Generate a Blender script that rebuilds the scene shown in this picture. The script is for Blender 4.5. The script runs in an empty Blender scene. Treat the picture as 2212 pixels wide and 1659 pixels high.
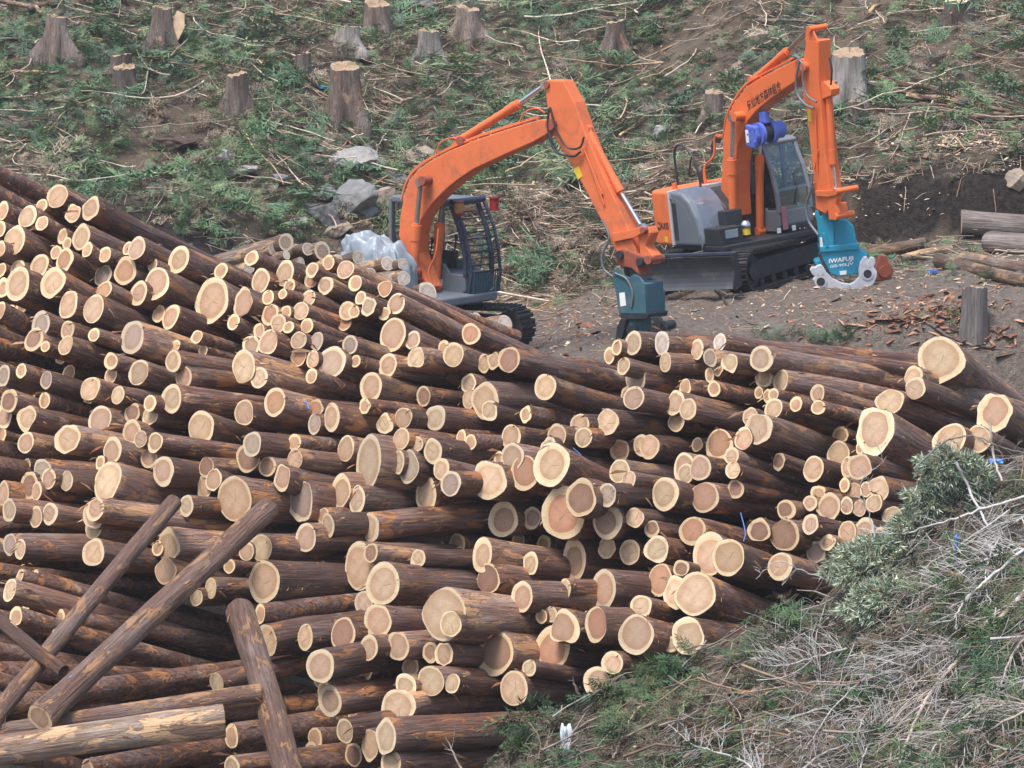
import bpy, bmesh, math, random
import numpy as np
from mathutils import Matrix, Vector

random.seed(11)
rng = np.random.default_rng(11)
scene = bpy.context.scene
COL = scene.collection

# ------------------------------------------------------------------ camera
CAM_Z = 9.4
PITCH = math.radians(8.0)
FPX = 9053.0            # focal length in pixels of a 2212 x 1659 reading of the photograph
U0, V0 = 1106.0, 829.5
cam_data = bpy.data.cameras.new("camera")
cam_data.sensor_width = 36.0
cam_data.lens = 36.0 * FPX / 2212.0
cam_data.clip_start = 1.0
cam_data.clip_end = 3000.0
camera = bpy.data.objects.new("camera", cam_data)
COL.objects.link(camera)
camera.location = (0, 0, CAM_Z)
camera.rotation_euler = (math.radians(90) - PITCH, 0, 0)
scene.camera = camera

# ------------------------------------------------------------------ light (bright overcast)
SUN_EL, SUN_AZ = math.radians(66), math.radians(-142)   # azimuth from +y (north), clockwise
world = bpy.data.worlds.new("World")
scene.world = world
world.use_nodes = True
wn = world.node_tree.nodes
wl = world.node_tree.links
bg = wn["Background"]
sky = wn.new("ShaderNodeTexSky")
sky.sky_type = 'NISHITA'
sky.sun_disc = False
sky.sun_elevation = SUN_EL
sky.sun_rotation = SUN_AZ
sky.air_density = 1.0
sky.dust_density = 3.0
sky.ozone_density = 1.0
wl.new(sky.outputs[0], bg.inputs[0])
bg.inputs[1].default_value = 0.09
sun_data = bpy.data.lights.new("sun", 'SUN')
sun_data.energy = 1.5
sun_data.angle = math.radians(18)
sun_data.color = (1.0, 0.96, 0.9)
sun = bpy.data.objects.new("sun", sun_data)
COL.objects.link(sun)
sd = Vector((math.sin(SUN_AZ) * math.cos(SUN_EL), math.cos(SUN_AZ) * math.cos(SUN_EL), math.sin(SUN_EL)))
sun.rotation_euler = sd.to_track_quat('Z', 'Y').to_euler()
sun.location = (0, 30, 40)
scene.view_settings.view_transform = 'Standard'
scene.view_settings.look = 'None'
scene.view_settings.exposure = 1.5
scene.view_settings.gamma = 1.0
scene.cycles.max_bounces = 6
scene.cycles.transparent_max_bounces = 8
scene.cycles.volume_bounces = 1

# ------------------------------------------------------------------ pixel <-> world
CP = np.array([0.0, 0.0, CAM_Z])
RIGHT = np.array([1.0, 0.0, 0.0])
FWD = np.array([0.0, math.cos(PITCH), -math.sin(PITCH)])
UP = np.array([0.0, math.sin(PITCH), math.cos(PITCH)])

def ray(u, v):
    return FWD + RIGHT * ((u - U0) / FPX) + UP * ((V0 - v) / FPX)

def at(u, v, y):
    d = ray(u, v)
    return CP + d * (y / d[1])

# ------------------------------------------------------------------ vectorised noise
def _hash(ix, iy, s):
    n = (ix * 374761393 + iy * 668265263 + s * 1442695041) & 0xffffffff
    n = ((n ^ (n >> 13)) * 1274126177) & 0xffffffff
    return ((n ^ (n >> 16)) & 0xffff) / 65535.0

def vnoise(x, y, s=0):
    x = np.asarray(x, float); y = np.asarray(y, float)
    ix = np.floor(x).astype(np.int64); iy = np.floor(y).astype(np.int64)
    fx = x - ix; fy = y - iy
    fx = fx * fx * (3 - 2 * fx); fy = fy * fy * (3 - 2 * fy)
    a = _hash(ix, iy, s); b = _hash(ix + 1, iy, s); c = _hash(ix, iy + 1, s); d = _hash(ix + 1, iy + 1, s)
    return (a * (1 - fx) + b * fx) * (1 - fy) + (c * (1 - fx) + d * fx) * fy

def fbm(x, y, s=0, o=4):
    r = 0; a = 0.5
    for k in range(o):
        r = r + a * vnoise(np.asarray(x) * 2 ** k, np.asarray(y) * 2 ** k, s + k * 17)
        a *= 0.5
    return r

def sstep(a, b, x):
    t = np.clip((np.asarray(x, float) - a) / (b - a), 0, 1)
    return t * t * (3 - 2 * t)

# ------------------------------------------------------------------ object helpers
def link(o, parent=None):
    COL.objects.link(o)
    if parent is not None:
        o.parent = parent
    return o

def tag(o, label=None, cat=None, group=None, kind=None):
    if label: o["label"] = label
    if cat: o["category"] = cat
    if group: o["group"] = group
    if kind: o["kind"] = kind
    return o

def empty(name, mat=None, parent=None):
    o = bpy.data.objects.new(name, None)
    o.empty_display_size = 0.3
    link(o, parent)
    if mat is not None:
        o.matrix_world = mat
    return o

def mesh_np(name, verts, faces, mats, parent=None, smooth=False, cols=None, midx=None):
    """faces: int array (n,3) or (n,4)"""
    me = bpy.data.meshes.new(name)
    verts = np.ascontiguousarray(verts, dtype=np.float32)
    faces = np.ascontiguousarray(faces, dtype=np.int32)
    k = faces.shape[1]
    me.vertices.add(len(verts)); me.vertices.foreach_set("co", verts.ravel())
    me.loops.add(faces.size); me.loops.foreach_set("vertex_index", faces.ravel())
    me.polygons.add(len(faces))
    me.polygons.foreach_set("loop_start", np.arange(0, faces.size, k, dtype=np.int32))
    me.polygons.foreach_set("use_smooth", np.full(len(faces), smooth))
    if midx is not None:
        me.polygons.foreach_set("material_index", np.asarray(midx, dtype=np.int32))
    if cols is not None:
        a = me.color_attributes.new("Col", 'FLOAT_COLOR', 'POINT')
        c = np.ones((len(verts), 4), dtype=np.float32); c[:, :3] = cols
        a.data.foreach_set("color", c.ravel())
    me.update(calc_edges=True)
    for m in (mats if isinstance(mats, (list, tuple)) else [mats]):
        me.materials.append(m)
    return link(bpy.data.objects.new(name, me), parent)

class MB:
    def __init__(self):
        self.v = []; self.f = []; self.m = []; self.s = []
    def add(self, verts, faces, mi=0, smooth=False, mat=None):
        b = len(self.v)
        for p in verts:
            p = Vector(p)
            if mat is not None: p = mat @ p
            self.v.append(tuple(p))
        for f in faces:
            self.f.append(tuple(b + i for i in f)); self.m.append(mi); self.s.append(smooth)
        return self
    def box(self, c, s, mi=0, mat=None):
        x, y, z = c; a, b, d = s[0] / 2, s[1] / 2, s[2] / 2
        vs = [(x + i * a, y + j * b, z + k * d) for i in (-1, 1) for j in (-1, 1) for k in (-1, 1)]
        return self.add(vs, [(0, 1, 3, 2), (4, 6, 7, 5), (0, 4, 5, 1), (2, 3, 7, 6), (0, 2, 6, 4), (1, 5, 7, 3)], mi, False, mat)
    def prism(self, pts, y0, y1, mi=0, mat=None, axis='Y'):
        n = len(pts)
        ar = sum(pts[i][0] * pts[(i + 1) % n][1] - pts[(i + 1) % n][0] * pts[i][1] for i in range(n))
        if ar < 0: pts = pts[::-1]
        if axis == 'Y':
            vs = [(p[0], y0, p[1]) for p in pts] + [(p[0], y1, p[1]) for p in pts]
        elif axis == 'Z':
            vs = [(p[0], p[1], y1) for p in pts] + [(p[0], p[1], y0) for p in pts]
        else:
            vs = [(y1, p[0], p[1]) for p in pts] + [(y0, p[0], p[1]) for p in pts]
        fs = [tuple(range(n)), tuple(range(2 * n - 1, n - 1, -1))]
        fs += [(i, i + n, (i + 1) % n + n, (i + 1) % n) for i in range(n)]
        return self.add(vs, fs, mi, False, mat)
    def cyl(self, a, b, r, r2=None, n=14, mi=0, mat=None, caps=True, smooth=True):
        a = Vector(a); b = Vector(b); r2 = r if r2 is None else r2
        d = (b - a).normalized()
        e = d.orthogonal().normalized(); g = d.cross(e)
        vs = []
        for P, R in ((a, r), (b, r2)):
            for i in range(n):
                t = 2 * math.pi * i / n
                vs.append(P + e * (R * math.cos(t)) + g * (R * math.sin(t)))
        self.add(vs, [(i, (i + 1) % n, (i + 1) % n + n, i + n) for i in range(n)], mi, smooth, mat)
        if caps:
            self.add(vs[:n], [tuple(range(n - 1, -1, -1))], mi, False, mat)
            self.add(vs[n:], [tuple(range(n))], mi, False, mat)
        return self
    def tube(self, pts, r, n=7, mi=0, mat=None, r2=None):
        pts = [Vector(p) for p in pts]
        k = len(pts); vs = []; e = None
        for i, p in enumerate(pts):
            d = (pts[min(i + 1, k - 1)] - pts[max(i - 1, 0)]).normalized()
            if e is None: e = d.orthogonal().normalized()
            e = (e - d * e.dot(d)).normalized(); g = d.cross(e)
            R = r if r2 is None else r + (r2 - r) * i / (k - 1)
            for j in range(n):
                t = 2 * math.pi * j / n
                vs.append(p + e * (R * math.cos(t)) + g * (R * math.sin(t)))
        fs = [(i * n + j, i * n + (j + 1) % n, (i + 1) * n + (j + 1) % n, (i + 1) * n + j) for i in range(k - 1) for j in range(n)]
        self.add(vs, fs, mi, True, mat)
        self.add(vs[:n], [tuple(range(n - 1, -1, -1))], mi, False, mat)
        self.add(vs[-n:], [tuple(range(n))], mi, False, mat)
        return self
    def build(self, name, mats, parent=None, bevel=0.0, seg=2, xf=None):
        me = bpy.data.meshes.new(name)
        vv = self.v if xf is None else [tuple(xf @ Vector(p)) for p in self.v]
        me.from_pydata(vv, [], self.f)
        me.polygons.foreach_set("material_index", self.m)
        me.polygons.foreach_set("use_smooth", self.s)
        for m in (mats if isinstance(mats, (list, tuple)) else [mats]):
            me.materials.append(m)
        me.update()
        o = link(bpy.data.objects.new(name, me), parent)
        if bevel:
            b = o.modifiers.new("bevel", 'BEVEL'); b.width = bevel; b.segments = seg
            b.limit_method = 'ANGLE'; b.angle_limit = math.radians(40)
            b.harden_normals = False
        return o

def spline(pts, n):
    """Catmull-Rom through pts, n samples per span"""
    P = [np.array(p, float) for p in pts]
    P = [2 * P[0] - P[1]] + P + [2 * P[-1] - P[-2]]
    out = []
    for i in range(1, len(P) - 2):
        for k in range(n):
            t = k / n
            out.append(0.5 * ((2 * P[i]) + (-P[i - 1] + P[i + 1]) * t + (2 * P[i - 1] - 5 * P[i] + 4 * P[i + 1] - P[i + 2]) * t * t
                              + (-P[i - 1] + 3 * P[i] - 3 * P[i + 1] + P[i + 2]) * t ** 3))
    out.append(P[-2])
    return out

def tubes_np(paths, radii, sides=4):
    """paths (n,k,3) radii (n,k) -> verts, quads"""
    n, k, _ = paths.shape
    tan = np.gradient(paths, axis=1)
    tan /= np.linalg.norm(tan, axis=2, keepdims=True) + 1e-9
    ref = np.tile(np.array([0.31, 0.22, 0.92]), (n, k, 1))
    e = np.cross(tan, ref); e /= np.linalg.norm(e, axis=2, keepdims=True) + 1e-9
    g = np.cross(tan, e)
    ang = np.arange(sides) * 2 * np.pi / sides
    V = paths[:, :, None, :] + radii[:, :, None, None] * (e[:, :, None, :] * np.cos(ang)[None, None, :, None] + g[:, :, None, :] * np.sin(ang)[None, None, :, None])
    idx = np.arange(n * k * sides).reshape(n, k, sides)
    a = idx[:, :-1, :]; b = np.roll(a, -1, axis=2); d = idx[:, 1:, :]; c = np.roll(d, -1, axis=2)
    Q = np.stack([a, b, c, d], -1).reshape(-1, 4)
    return V.reshape(-1, 3), Q

# ------------------------------------------------------------------ materials
def new_mat(name):
    m = bpy.data.materials.new(name); m.use_nodes = True
    nt = m.node_tree
    return m, nt, nt.nodes["Principled BSDF"]

def N(nt, t, **kw):
    n = nt.nodes.new(t)
    for k, v in kw.items():
        if k in n.inputs: n.inputs[k].default_value = v
        else: setattr(n, k, v)
    return n

def mixc(nt, fac, a, b, blend='MIX'):
    n = nt.nodes.new("ShaderNodeMix"); n.data_type = 'RGBA'; n.blend_type = blend
    for sock, val in ((n.inputs[0], fac), (n.inputs[6], a), (n.inputs[7], b)):
        if hasattr(val, "is_linked"): nt.links.new(val, sock)
        elif isinstance(val, (tuple, list)): sock.default_value = (*val[:3], 1)
        else: sock.default_value = val
    return n.outputs[2]

def ramp(nt, src, stops):
    r = nt.nodes.new("ShaderNodeValToRGB")
    el = r.color_ramp.elements
    while len(el) < len(stops): el.new(0.5)
    for e, (p, c) in zip(el, stops):
        e.position = p
        e.color = (c, c, c, 1) if not isinstance(c, (tuple, list)) else (*c, 1)
    nt.links.new(src, r.inputs[0])
    return r.outputs[0]

def noise_tex(nt, vec, scale, detail=3.0, rough=0.55, dist=0.0):
    n = N(nt, "ShaderNodeTexNoise", Scale=scale, Detail=detail, Roughness=rough, Distortion=dist)
    if vec is not None: nt.links.new(vec, n.inputs["Vector"])
    return n.outputs["Fac"]

def bump(nt, bsdf, h, strength=0.5, dist=0.02):
    b = N(nt, "ShaderNodeBump", Strength=strength, Distance=dist)
    nt.links.new(h, b.inputs["Height"])
    nt.links.new(b.outputs[0], bsdf.inputs["Normal"])

def simple(name, col, rough=0.5, metal=0.0, var=0.12, scale=6.0, dirt=None, dirt_amt=0.35, spec=0.5, bmp=0.0):
    """painted or plain surface: base colour with soft unevenness and optional dirt"""
    m, nt, b = new_mat(name)
    tc = nt.nodes.new("ShaderNodeTexCoord")
    n1 = noise_tex(nt, tc.outputs["Object"], scale, 5.0, 0.6)
    dark = tuple(c * (1 - var * 2) for c in col)
    c = mixc(nt, ramp(nt, n1, [(0.3, 0.0), (0.7, 1.0)]), dark, col)
    if dirt is not None:
        n2 = noise_tex(nt, tc.outputs["Object"], scale * 0.9, 8.0, 0.7, 0.5)
        k = ramp(nt, n2, [(0.52, 0.0), (0.72, dirt_amt)])
        c = mixc(nt, k, c, dirt)
        nt.links.new(ramp(nt, n2, [(0.4, rough), (0.75, min(1, rough + 0.35))]), b.inputs["Roughness"])
    else:
        b.inputs["Roughness"].default_value = rough
    nt.links.new(c, b.inputs["Base Color"])
    b.inputs["Metallic"].default_value = metal
    b.inputs["Specular IOR Level"].default_value = spec
    if bmp: bump(nt, b, noise_tex(nt, tc.outputs["Object"], scale * 8, 3.0), bmp, 0.01)
    return m

def vcol_mat(name, rough=0.75, var=0.3, scale=9.0, trans=0.0, spec=0.3):
    """colour comes from the mesh's own per-piece colour (each leaf / stick has its own)"""
    m, nt, b = new_mat(name)
    a = N(nt, "ShaderNodeVertexColor", layer_name="Col")
    tc = nt.nodes.new("ShaderNodeTexCoord")
    n1 = noise_tex(nt, tc.outputs["Object"], scale, 3.0)
    k = ramp(nt, n1, [(0.3, 1 - var), (0.7, 1 + var)])
    nt.links.new(mixc(nt, 1.0, a.outputs[0], k, 'MULTIPLY'), b.inputs["Base Color"])
    b.inputs["Roughness"].default_value = rough
    b.inputs["Specular IOR Level"].default_value = spec
    return m

def bark_material(name, c_dark, c_mid, c_grey, c_strip, strip=0.62, grey_amt=0.7):
    m, nt, b = new_mat(name)
    tc = nt.nodes.new("ShaderNodeTexCoord"); oi = nt.nodes.new("ShaderNodeObjectInfo")
    off = N(nt, "ShaderNodeMath", operation='MULTIPLY'); off.inputs[1].default_value = 57.0
    nt.links.new(oi.outputs["Random"], off.inputs[0])
    cmb = nt.nodes.new("ShaderNodeCombineXYZ"); nt.links.new(off.outputs[0], cmb.inputs[0]); nt.links.new(off.outputs[0], cmb.inputs[1])
    def mapped(sx, sy):
        mp = nt.nodes.new("ShaderNodeMapping"); mp.inputs["Scale"].default_value = (sx, sy, sy)
        nt.links.new(tc.outputs["Object"], mp.inputs[0])
        ad = nt.nodes.new("ShaderNodeVectorMath"); ad.operation = 'ADD'
        nt.links.new(mp.outputs[0], ad.inputs[0]); nt.links.new(cmb.outputs[0], ad.inputs[1])
        return ad.outputs[0]
    fib = noise_tex(nt, mapped(1.6, 26.0), 1.0, 6.0, 0.7, 0.4)
    big = noise_tex(nt, mapped(0.9, 3.2), 1.0, 4.0, 0.6)
    pat = noise_tex(nt, mapped(1.5, 5.0), 1.0, 6.0, 0.68, 0.6)
    pat2 = noise_tex(nt, mapped(1.0, 2.6), 1.3, 6.0, 0.6, 0.3)
    c = mixc(nt, ramp(nt, fib, [(0.32, 0.0), (0.68, 1.0)]), c_dark, c_mid)
    # weathered grey plates
    g = N(nt, "ShaderNodeMath", operation='MULTIPLY')
    nt.links.new(ramp(nt, big, [(0.42, 0.0), (0.62, grey_amt)]), g.inputs[0])
    nt.links.new(ramp(nt, fib, [(0.4, 0.25), (0.65, 1.0)]), g.inputs[1])
    c = mixc(nt, g.outputs[0], c, c_grey)
    # places where the outer bark is torn off
    c = mixc(nt, ramp(nt, pat, [(strip, 0.0), (strip + 0.05, 0.85)]), c, c_strip)
    c = mixc(nt, ramp(nt, pat2, [(0.63, 0.0), (0.67, 0.75)]), c, (0.50, 0.33, 0.195))
    # every log a little lighter or darker than its neighbour
    hs = nt.nodes.new("ShaderNodeHueSaturation")
    mr = N(nt, "ShaderNodeMapRange"); nt.links.new(oi.outputs["Random"], mr.inputs[0])
    mr.inputs["To Min"].default_value = 0.55; mr.inputs["To Max"].default_value = 1.4
    nt.links.new(mr.outputs[0], hs.inputs["Value"]); nt.links.new(c, hs.inputs["Color"])
    nt.links.new(hs.outputs[0], b.inputs["Base Color"])
    b.inputs["Roughness"].default_value = 0.52
    b.inputs["Specular IOR Level"].default_value = 0.55
    hh = N(nt, "ShaderNodeMath", operation='SUBTRACT')
    nt.links.new(fib, hh.inputs[0]); nt.links.new(ramp(nt, pat, [(strip, 0.0), (strip + 0.05, 0.4)]), hh.inputs[1])
    bump(nt, b, hh.outputs[0], 1.0, 0.05)
    return m

def endwood_material(name, heart):
    """saw-cut wood: growth rings about the log's axis, object colour gives each log its own tone"""
    m, nt, b = new_mat(name)
    tc = nt.nodes.new("ShaderNodeTexCoord"); oi = nt.nodes.new("ShaderNodeObjectInfo")
    mp = nt.nodes.new("ShaderNodeMapping"); mp.inputs["Scale"].default_value = (0, 1, 1)
    nt.links.new(tc.outputs["Object"], mp.inputs[0])
    nw = N(nt, "ShaderNodeTexNoise", Scale=7.0, Detail=2.0); nt.links.new(mp.outputs[0], nw.inputs["Vector"])
    sc = nt.nodes.new("ShaderNodeVectorMath"); sc.operation = 'MULTIPLY_ADD'
    nt.links.new(nw.outputs["Color"], sc.inputs[0]); sc.inputs[1].default_value = (0.0, 0.04, 0.04); nt.links.new(mp.outputs[0], sc.inputs[2])
    ln = nt.nodes.new("ShaderNodeVectorMath"); ln.operation = 'LENGTH'; nt.links.new(sc.outputs[0], ln.inputs[0])
    fr = N(nt, "ShaderNodeMath", operation='MULTIPLY'); fr.inputs[1].default_value = 420.0 if heart else 300.0
    nt.links.new(ln.outputs["Value"], fr.inputs[0])
    sn = N(nt, "ShaderNodeMath", operation='SINE'); nt.links.new(fr.outputs[0], sn.inputs[0])
    ed = N(nt, "ShaderNodeAttribute", attribute_name="edge")
    rings = ramp(nt, sn.outputs[0], [(0.0, 0.88 if heart else 0.96), (0.8, 1.04)])
    c = mixc(nt, 1.0, oi.outputs["Color"], rings, 'MULTIPLY')
    # tone across the section: sapwood deepens towards the heart, heartwood darkens at its rim
    ek = ramp(nt, ed.outputs["Fac"], [(0.35, 0.0), (1.0, 0.9)] if heart else [(0.25, 0.0), (1.0, 0.75)])
    c = mixc(nt, ek, c, mixc(nt, 1.0, c, (0.80, 0.70, 0.62) if heart else (0.84, 0.70, 0.55), 'MULTIPLY'))
    if heart:   # a drying crack or two from the pith
        vr = nt.nodes.new("ShaderNodeVectorRotate"); vr.rotation_type = 'X_AXIS'; nt.links.new(sc.outputs[0], vr.inputs["Vector"])
        an = N(nt, "ShaderNodeMath", operation='MULTIPLY'); an.inputs[1].default_value = 44.0; nt.links.new(oi.outputs["Random"], an.inputs[0]); nt.links.new(an.outputs[0], vr.inputs["Angle"])
        sx = nt.nodes.new("ShaderNodeSeparateXYZ"); nt.links.new(vr.outputs[0], sx.inputs[0])
        ab = N(nt, "ShaderNodeMath", operation='ABSOLUTE'); nt.links.new(sx.outputs[1], ab.inputs[0])
        lt = N(nt, "ShaderNodeMath", operation='LESS_THAN'); lt.inputs[1].default_value = 0.0045; nt.links.new(ab.outputs[0], lt.inputs[0])
        zr = N(nt, "ShaderNodeMath", operation='COMPARE'); zr.inputs[1].default_value = 0.05; zr.inputs[2].default_value = 0.06; nt.links.new(sx.outputs[2], zr.inputs[0])
        rg = N(nt, "ShaderNodeMath", operation='GREATER_THAN'); rg.inputs[1].default_value = 0.45; nt.links.new(oi.outputs["Random"], rg.inputs[0])
        m1 = N(nt, "ShaderNodeMath", operation='MULTIPLY'); nt.links.new(lt.outputs[0], m1.inputs[0]); nt.links.new(zr.outputs[0], m1.inputs[1])
        m2 = N(nt, "ShaderNodeMath", operation='MULTIPLY'); nt.links.new(m1.outputs[0], m2.inputs[0]); nt.links.new(rg.outputs[0], m2.inputs[1])
        m3 = N(nt, "ShaderNodeMath", operation='MULTIPLY'); m3.inputs[1].default_value = 0.7; nt.links.new(m2.outputs[0], m3.inputs[0])
        c = mixc(nt, m3.outputs[0], c, (0.10, 0.06, 0.04))
    bl = noise_tex(nt, tc.outputs["Object"], 8.0, 6.0, 0.7)
    c = mixc(nt, ramp(nt, bl, [(0.42, 0.0), (0.75, 0.6)]), c, (0.27, 0.165, 0.11) if heart else (0.42, 0.30, 0.17))
    sm = nt.nodes.new("ShaderNodeMapping"); sm.inputs["Scale"].default_value = (1, 8, 90); sm.inputs["Rotation"].default_value = (0.6, 0, 0)
    nt.links.new(tc.outputs["Object"], sm.inputs[0])
    saw = noise_tex(nt, sm.outputs[0], 1.0, 3.0)
    c = mixc(nt, 0.35, c, mixc(nt, 1.0, c, ramp(nt, saw, [(0.3, 0.6), (0.7, 1.2)]), 'MULTIPLY'))
    nt.links.new(c, b.inputs["Base Color"])
    b.inputs["Roughness"].default_value = 0.8
    b.inputs["Specular IOR Level"].default_value = 0.25
    bump(nt, b, saw, 0.25, 0.006)
    return m

MAT = {}
MAT["bark"] = bark_material("cedar_bark", (0.024, 0.010, 0.007), (0.225, 0.098, 0.058), (0.34, 0.265, 0.235), (0.42, 0.18, 0.062), 0.54, 0.55)
MAT["bark_warm"] = bark_material("warm_bark", (0.075, 0.038, 0.026), (0.33, 0.175, 0.118), (0.42, 0.335, 0.295), (0.52, 0.28, 0.135), 0.52, 0.7)
MAT["bark_pale"] = bark_material("pale_bark", (0.10, 0.055, 0.035), (0.27, 0.16, 0.10), (0.42, 0.36, 0.31), (0.60, 0.38, 0.21), 0.5, 0.9)
MAT["bark_grey"] = bark_material("grey_bark", (0.05, 0.038, 0.032), (0.17, 0.13, 0.11), (0.27, 0.24, 0.22), (0.32, 0.17, 0.08), 0.66, 0.9)
MAT["sap"] = endwood_material("sapwood", False)
MAT["heart"] = endwood_material("heartwood", True)
# ------------------------------------------------------------------ terrain
_cx = np.array([-40, -3.0, -0.6, 0.83, 2.28, 4.0, 5.2, 6.4, 9.0, 40])
_cz = np.array([-4.8, -4.8, -3.25, -2.3, -1.35, -0.80, 0.30, 0.95, 1.5, 2.2])

def bench_z(x):
    return np.interp(x, [-60, -8, 0.5, 2.5, 8.5, 14, 60], [-0.9, -0.7, -0.62, -0.10, 0.58, 0.9, 1.5])

def H(x, y):
    x = np.asarray(x, float); y = np.asarray(y, float)
    # bench and clear-cut slope behind
    wob = (fbm(x * 0.35, y * 0.0 + 3.1, 5) - 0.5) * 2.2
    yb = np.interp(x, [-30, -9, -5, -1, 2.5, 5, 9, 30], [81.0, 81.5, 82.5, 83.5, 84.0, 83.6, 82.6, 82]) + wob * 0.8
    bh = np.interp(x, [-30, -9, -6.5, -4.5, -2, 1, 4, 6, 30], [0.5, 0.55, 0.8, 0.5, 0.15, 0.25, 0.7, 1.0, 0.95])
    bz = bench_z(x)
    hill = bz + bh * sstep(0.0, 0.55, y - yb) + np.maximum(0, y - yb) * math.tan(math.radians(21)) \
        - np.maximum(0, y - 135) * 0.30
    hill = np.where(hill > 14, 14 + 4 * np.tanh((hill - 14) / 4), hill)
    rough = sstep(0, 2, y - yb)
    hill = hill + rough * ((fbm(x * 0.45, y * 0.45, 21) - 0.47) * 0.9 + (fbm(x * 2.2, y * 2.2, 31) - 0.47) * 0.22)
    hill = hill + (1 - rough) * ((fbm(x * 0.8, y * 0.8, 41) - 0.47) * 0.34 + (fbm(x * 3, y * 3, 43) - 0.47) * 0.20)
    # the low ground the big log pile lies in
    pit = -4.9 + (fbm(x * 0.6, y * 0.6, 51) - 0.47) * 0.3
    k = sstep(69.6, 73.2, y)
    z = pit * (1 - k) + hill * k
    # a low bank behind the pile that carries the pale logs
    bank = np.interp(x, [-9, -5.8, -4.6, -2.2, -0.6, 0.6, 40], [-5, 1.0, 1.25, 0.75, -0.15, -0.8, -5])
    bk = 1 - np.clip(np.abs(y - 71.7) / 1.9, 0, 1) ** 2
    z = np.maximum(z, np.where(bk > 0, bank - (1 - bk) * 1.6, -9))
    # the brush-covered mound in front, on the right
    crest = np.interp(x, _cx, _cz)
    front = crest - 0.22 * np.minimum(52.5 - y, 14) - 0.02 * np.maximum(52.5 - y - 14, 0)
    back = crest - 1.1 * (y - 52.5)
    mound = np.where(y < 52.5, front, back) + (fbm(x * 0.9, y * 0.9, 61) - 0.47) * 0.7 + (fbm(x * 3.1, y * 3.1, 63) - 0.47) * 0.16
    z = np.where(y < 52.5, np.maximum(mound, np.where(crest > -4.7, mound, pit)), np.maximum(z, mound))
    z = np.where((y < 52.5) & (crest <= -4.7), pit - 0.1 * np.maximum(0, 45 - y), z)
    return z

def bank_mask(x, y):
    wob = (fbm(x * 0.35, y * 0.0 + 3.1, 5) - 0.5) * 2.2
    yb = np.interp(x, [-30, -9, -5, -1, 2.5, 5, 9, 30], [81.0, 81.5, 82.5, 83.5, 84.0, 83.6, 82.6, 82]) + wob * 0.8
    m = sstep(-0.3, 0.0, y - yb) * (1 - sstep(0.7, 1.0, (y - yb) / np.interp(x, [-12, -4.8, -3.6], [2.8, 2.4, 1.0])))
    return m * np.interp(x, [-10, -8, -3.6, -2, 0.5, 3, 5, 12], [0.9, 1, 1, 0.2, 0.1, 0.7, 1, 1])

def hit(u, v, y0=44.0, y1=130.0):
    """where the ray through a pixel meets the ground"""
    d = ray(u, v)
    def scan(ys):
        P = CP[None] + d[None] * (ys / d[1])[:, None]
        below = P[:, 2] < H(P[:, 0], P[:, 1])
        return P, (int(np.argmax(below)) if below.any() else len(ys) - 1)
    ys = np.arange(y0, y1, 0.4); P, i = scan(ys)
    P, i = scan(np.arange(max(y0, ys[i] - 0.4), ys[i] + 0.021, 0.02))
    return P[i]

def grid_axis(fine0, fine1, step, lo, hi):
    a = list(np.arange(fine0, fine1 + 1e-6, step))
    s = step; p = fine1
    while p < hi: s *= 1.35; p += s; a.append(p)
    s = step; p = fine0
    while p > lo: s *= 1.35; p -= s; a.insert(0, p)
    return np.array(a)

gx = grid_axis(-13.5, 13.5, 0.15, -160, 160)
gy = grid_axis(42.0, 101.0, 0.15, -60, 320)
GX, GY = np.meshgrid(gx, gy)
GZ = H(GX, GY)
nxg, nyg = len(gx), len(gy)
idx = np.arange(nxg * nyg).reshape(nyg, nxg)
quads = np.stack([idx[:-1, :-1], idx[:-1, 1:], idx[1:, 1:], idx[1:, :-1]], -1).reshape(-1, 4)
# soil kinds: r = bare black topsoil of the cut bank, g = trampled grey-brown bench, b = yellow subsoil
wob = (fbm(GX * 0.35, GY * 0.0 + 3.1, 5) - 0.5) * 2.2
yb = np.interp(GX, [-30, -9, -5, -1, 2.5, 5, 9, 30], [81.0, 81.5, 82.5, 83.5, 84.0, 83.6, 82.6, 82]) + wob * 0.8
nz = (fbm(GX * 1.3, GY * 1.3, 71) - 0.47) * 2.0
bankm = (sstep(-0.35, 0.0, GY - yb + nz) * (1 - sstep(0.75, 1.25, (GY - yb + nz * 1.5) / np.interp(GX, [-12, -4.8, -3.6], [2.8, 2.4, 1.0]))))
bankm *= np.interp(GX, [-10, -8, -3.6, -2, 0.5, 3, 5, 12], [0.9, 1, 1, 0.25, 0.15, 0.8, 1, 1])
yel = np.exp(-(((GX - 0.35) / 0.75) ** 2 + ((GY - 82.6) / 1.3) ** 2)) * 1.3
benchm = sstep(69, 72, GY) * (1 - sstep(-0.3, 0.3, GY - yb))
mnd = 1 - sstep(55, 58, GY)
cols = np.stack([bankm, benchm, np.clip(yel, 0, 1)], -1).reshape(-1, 3)

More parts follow.
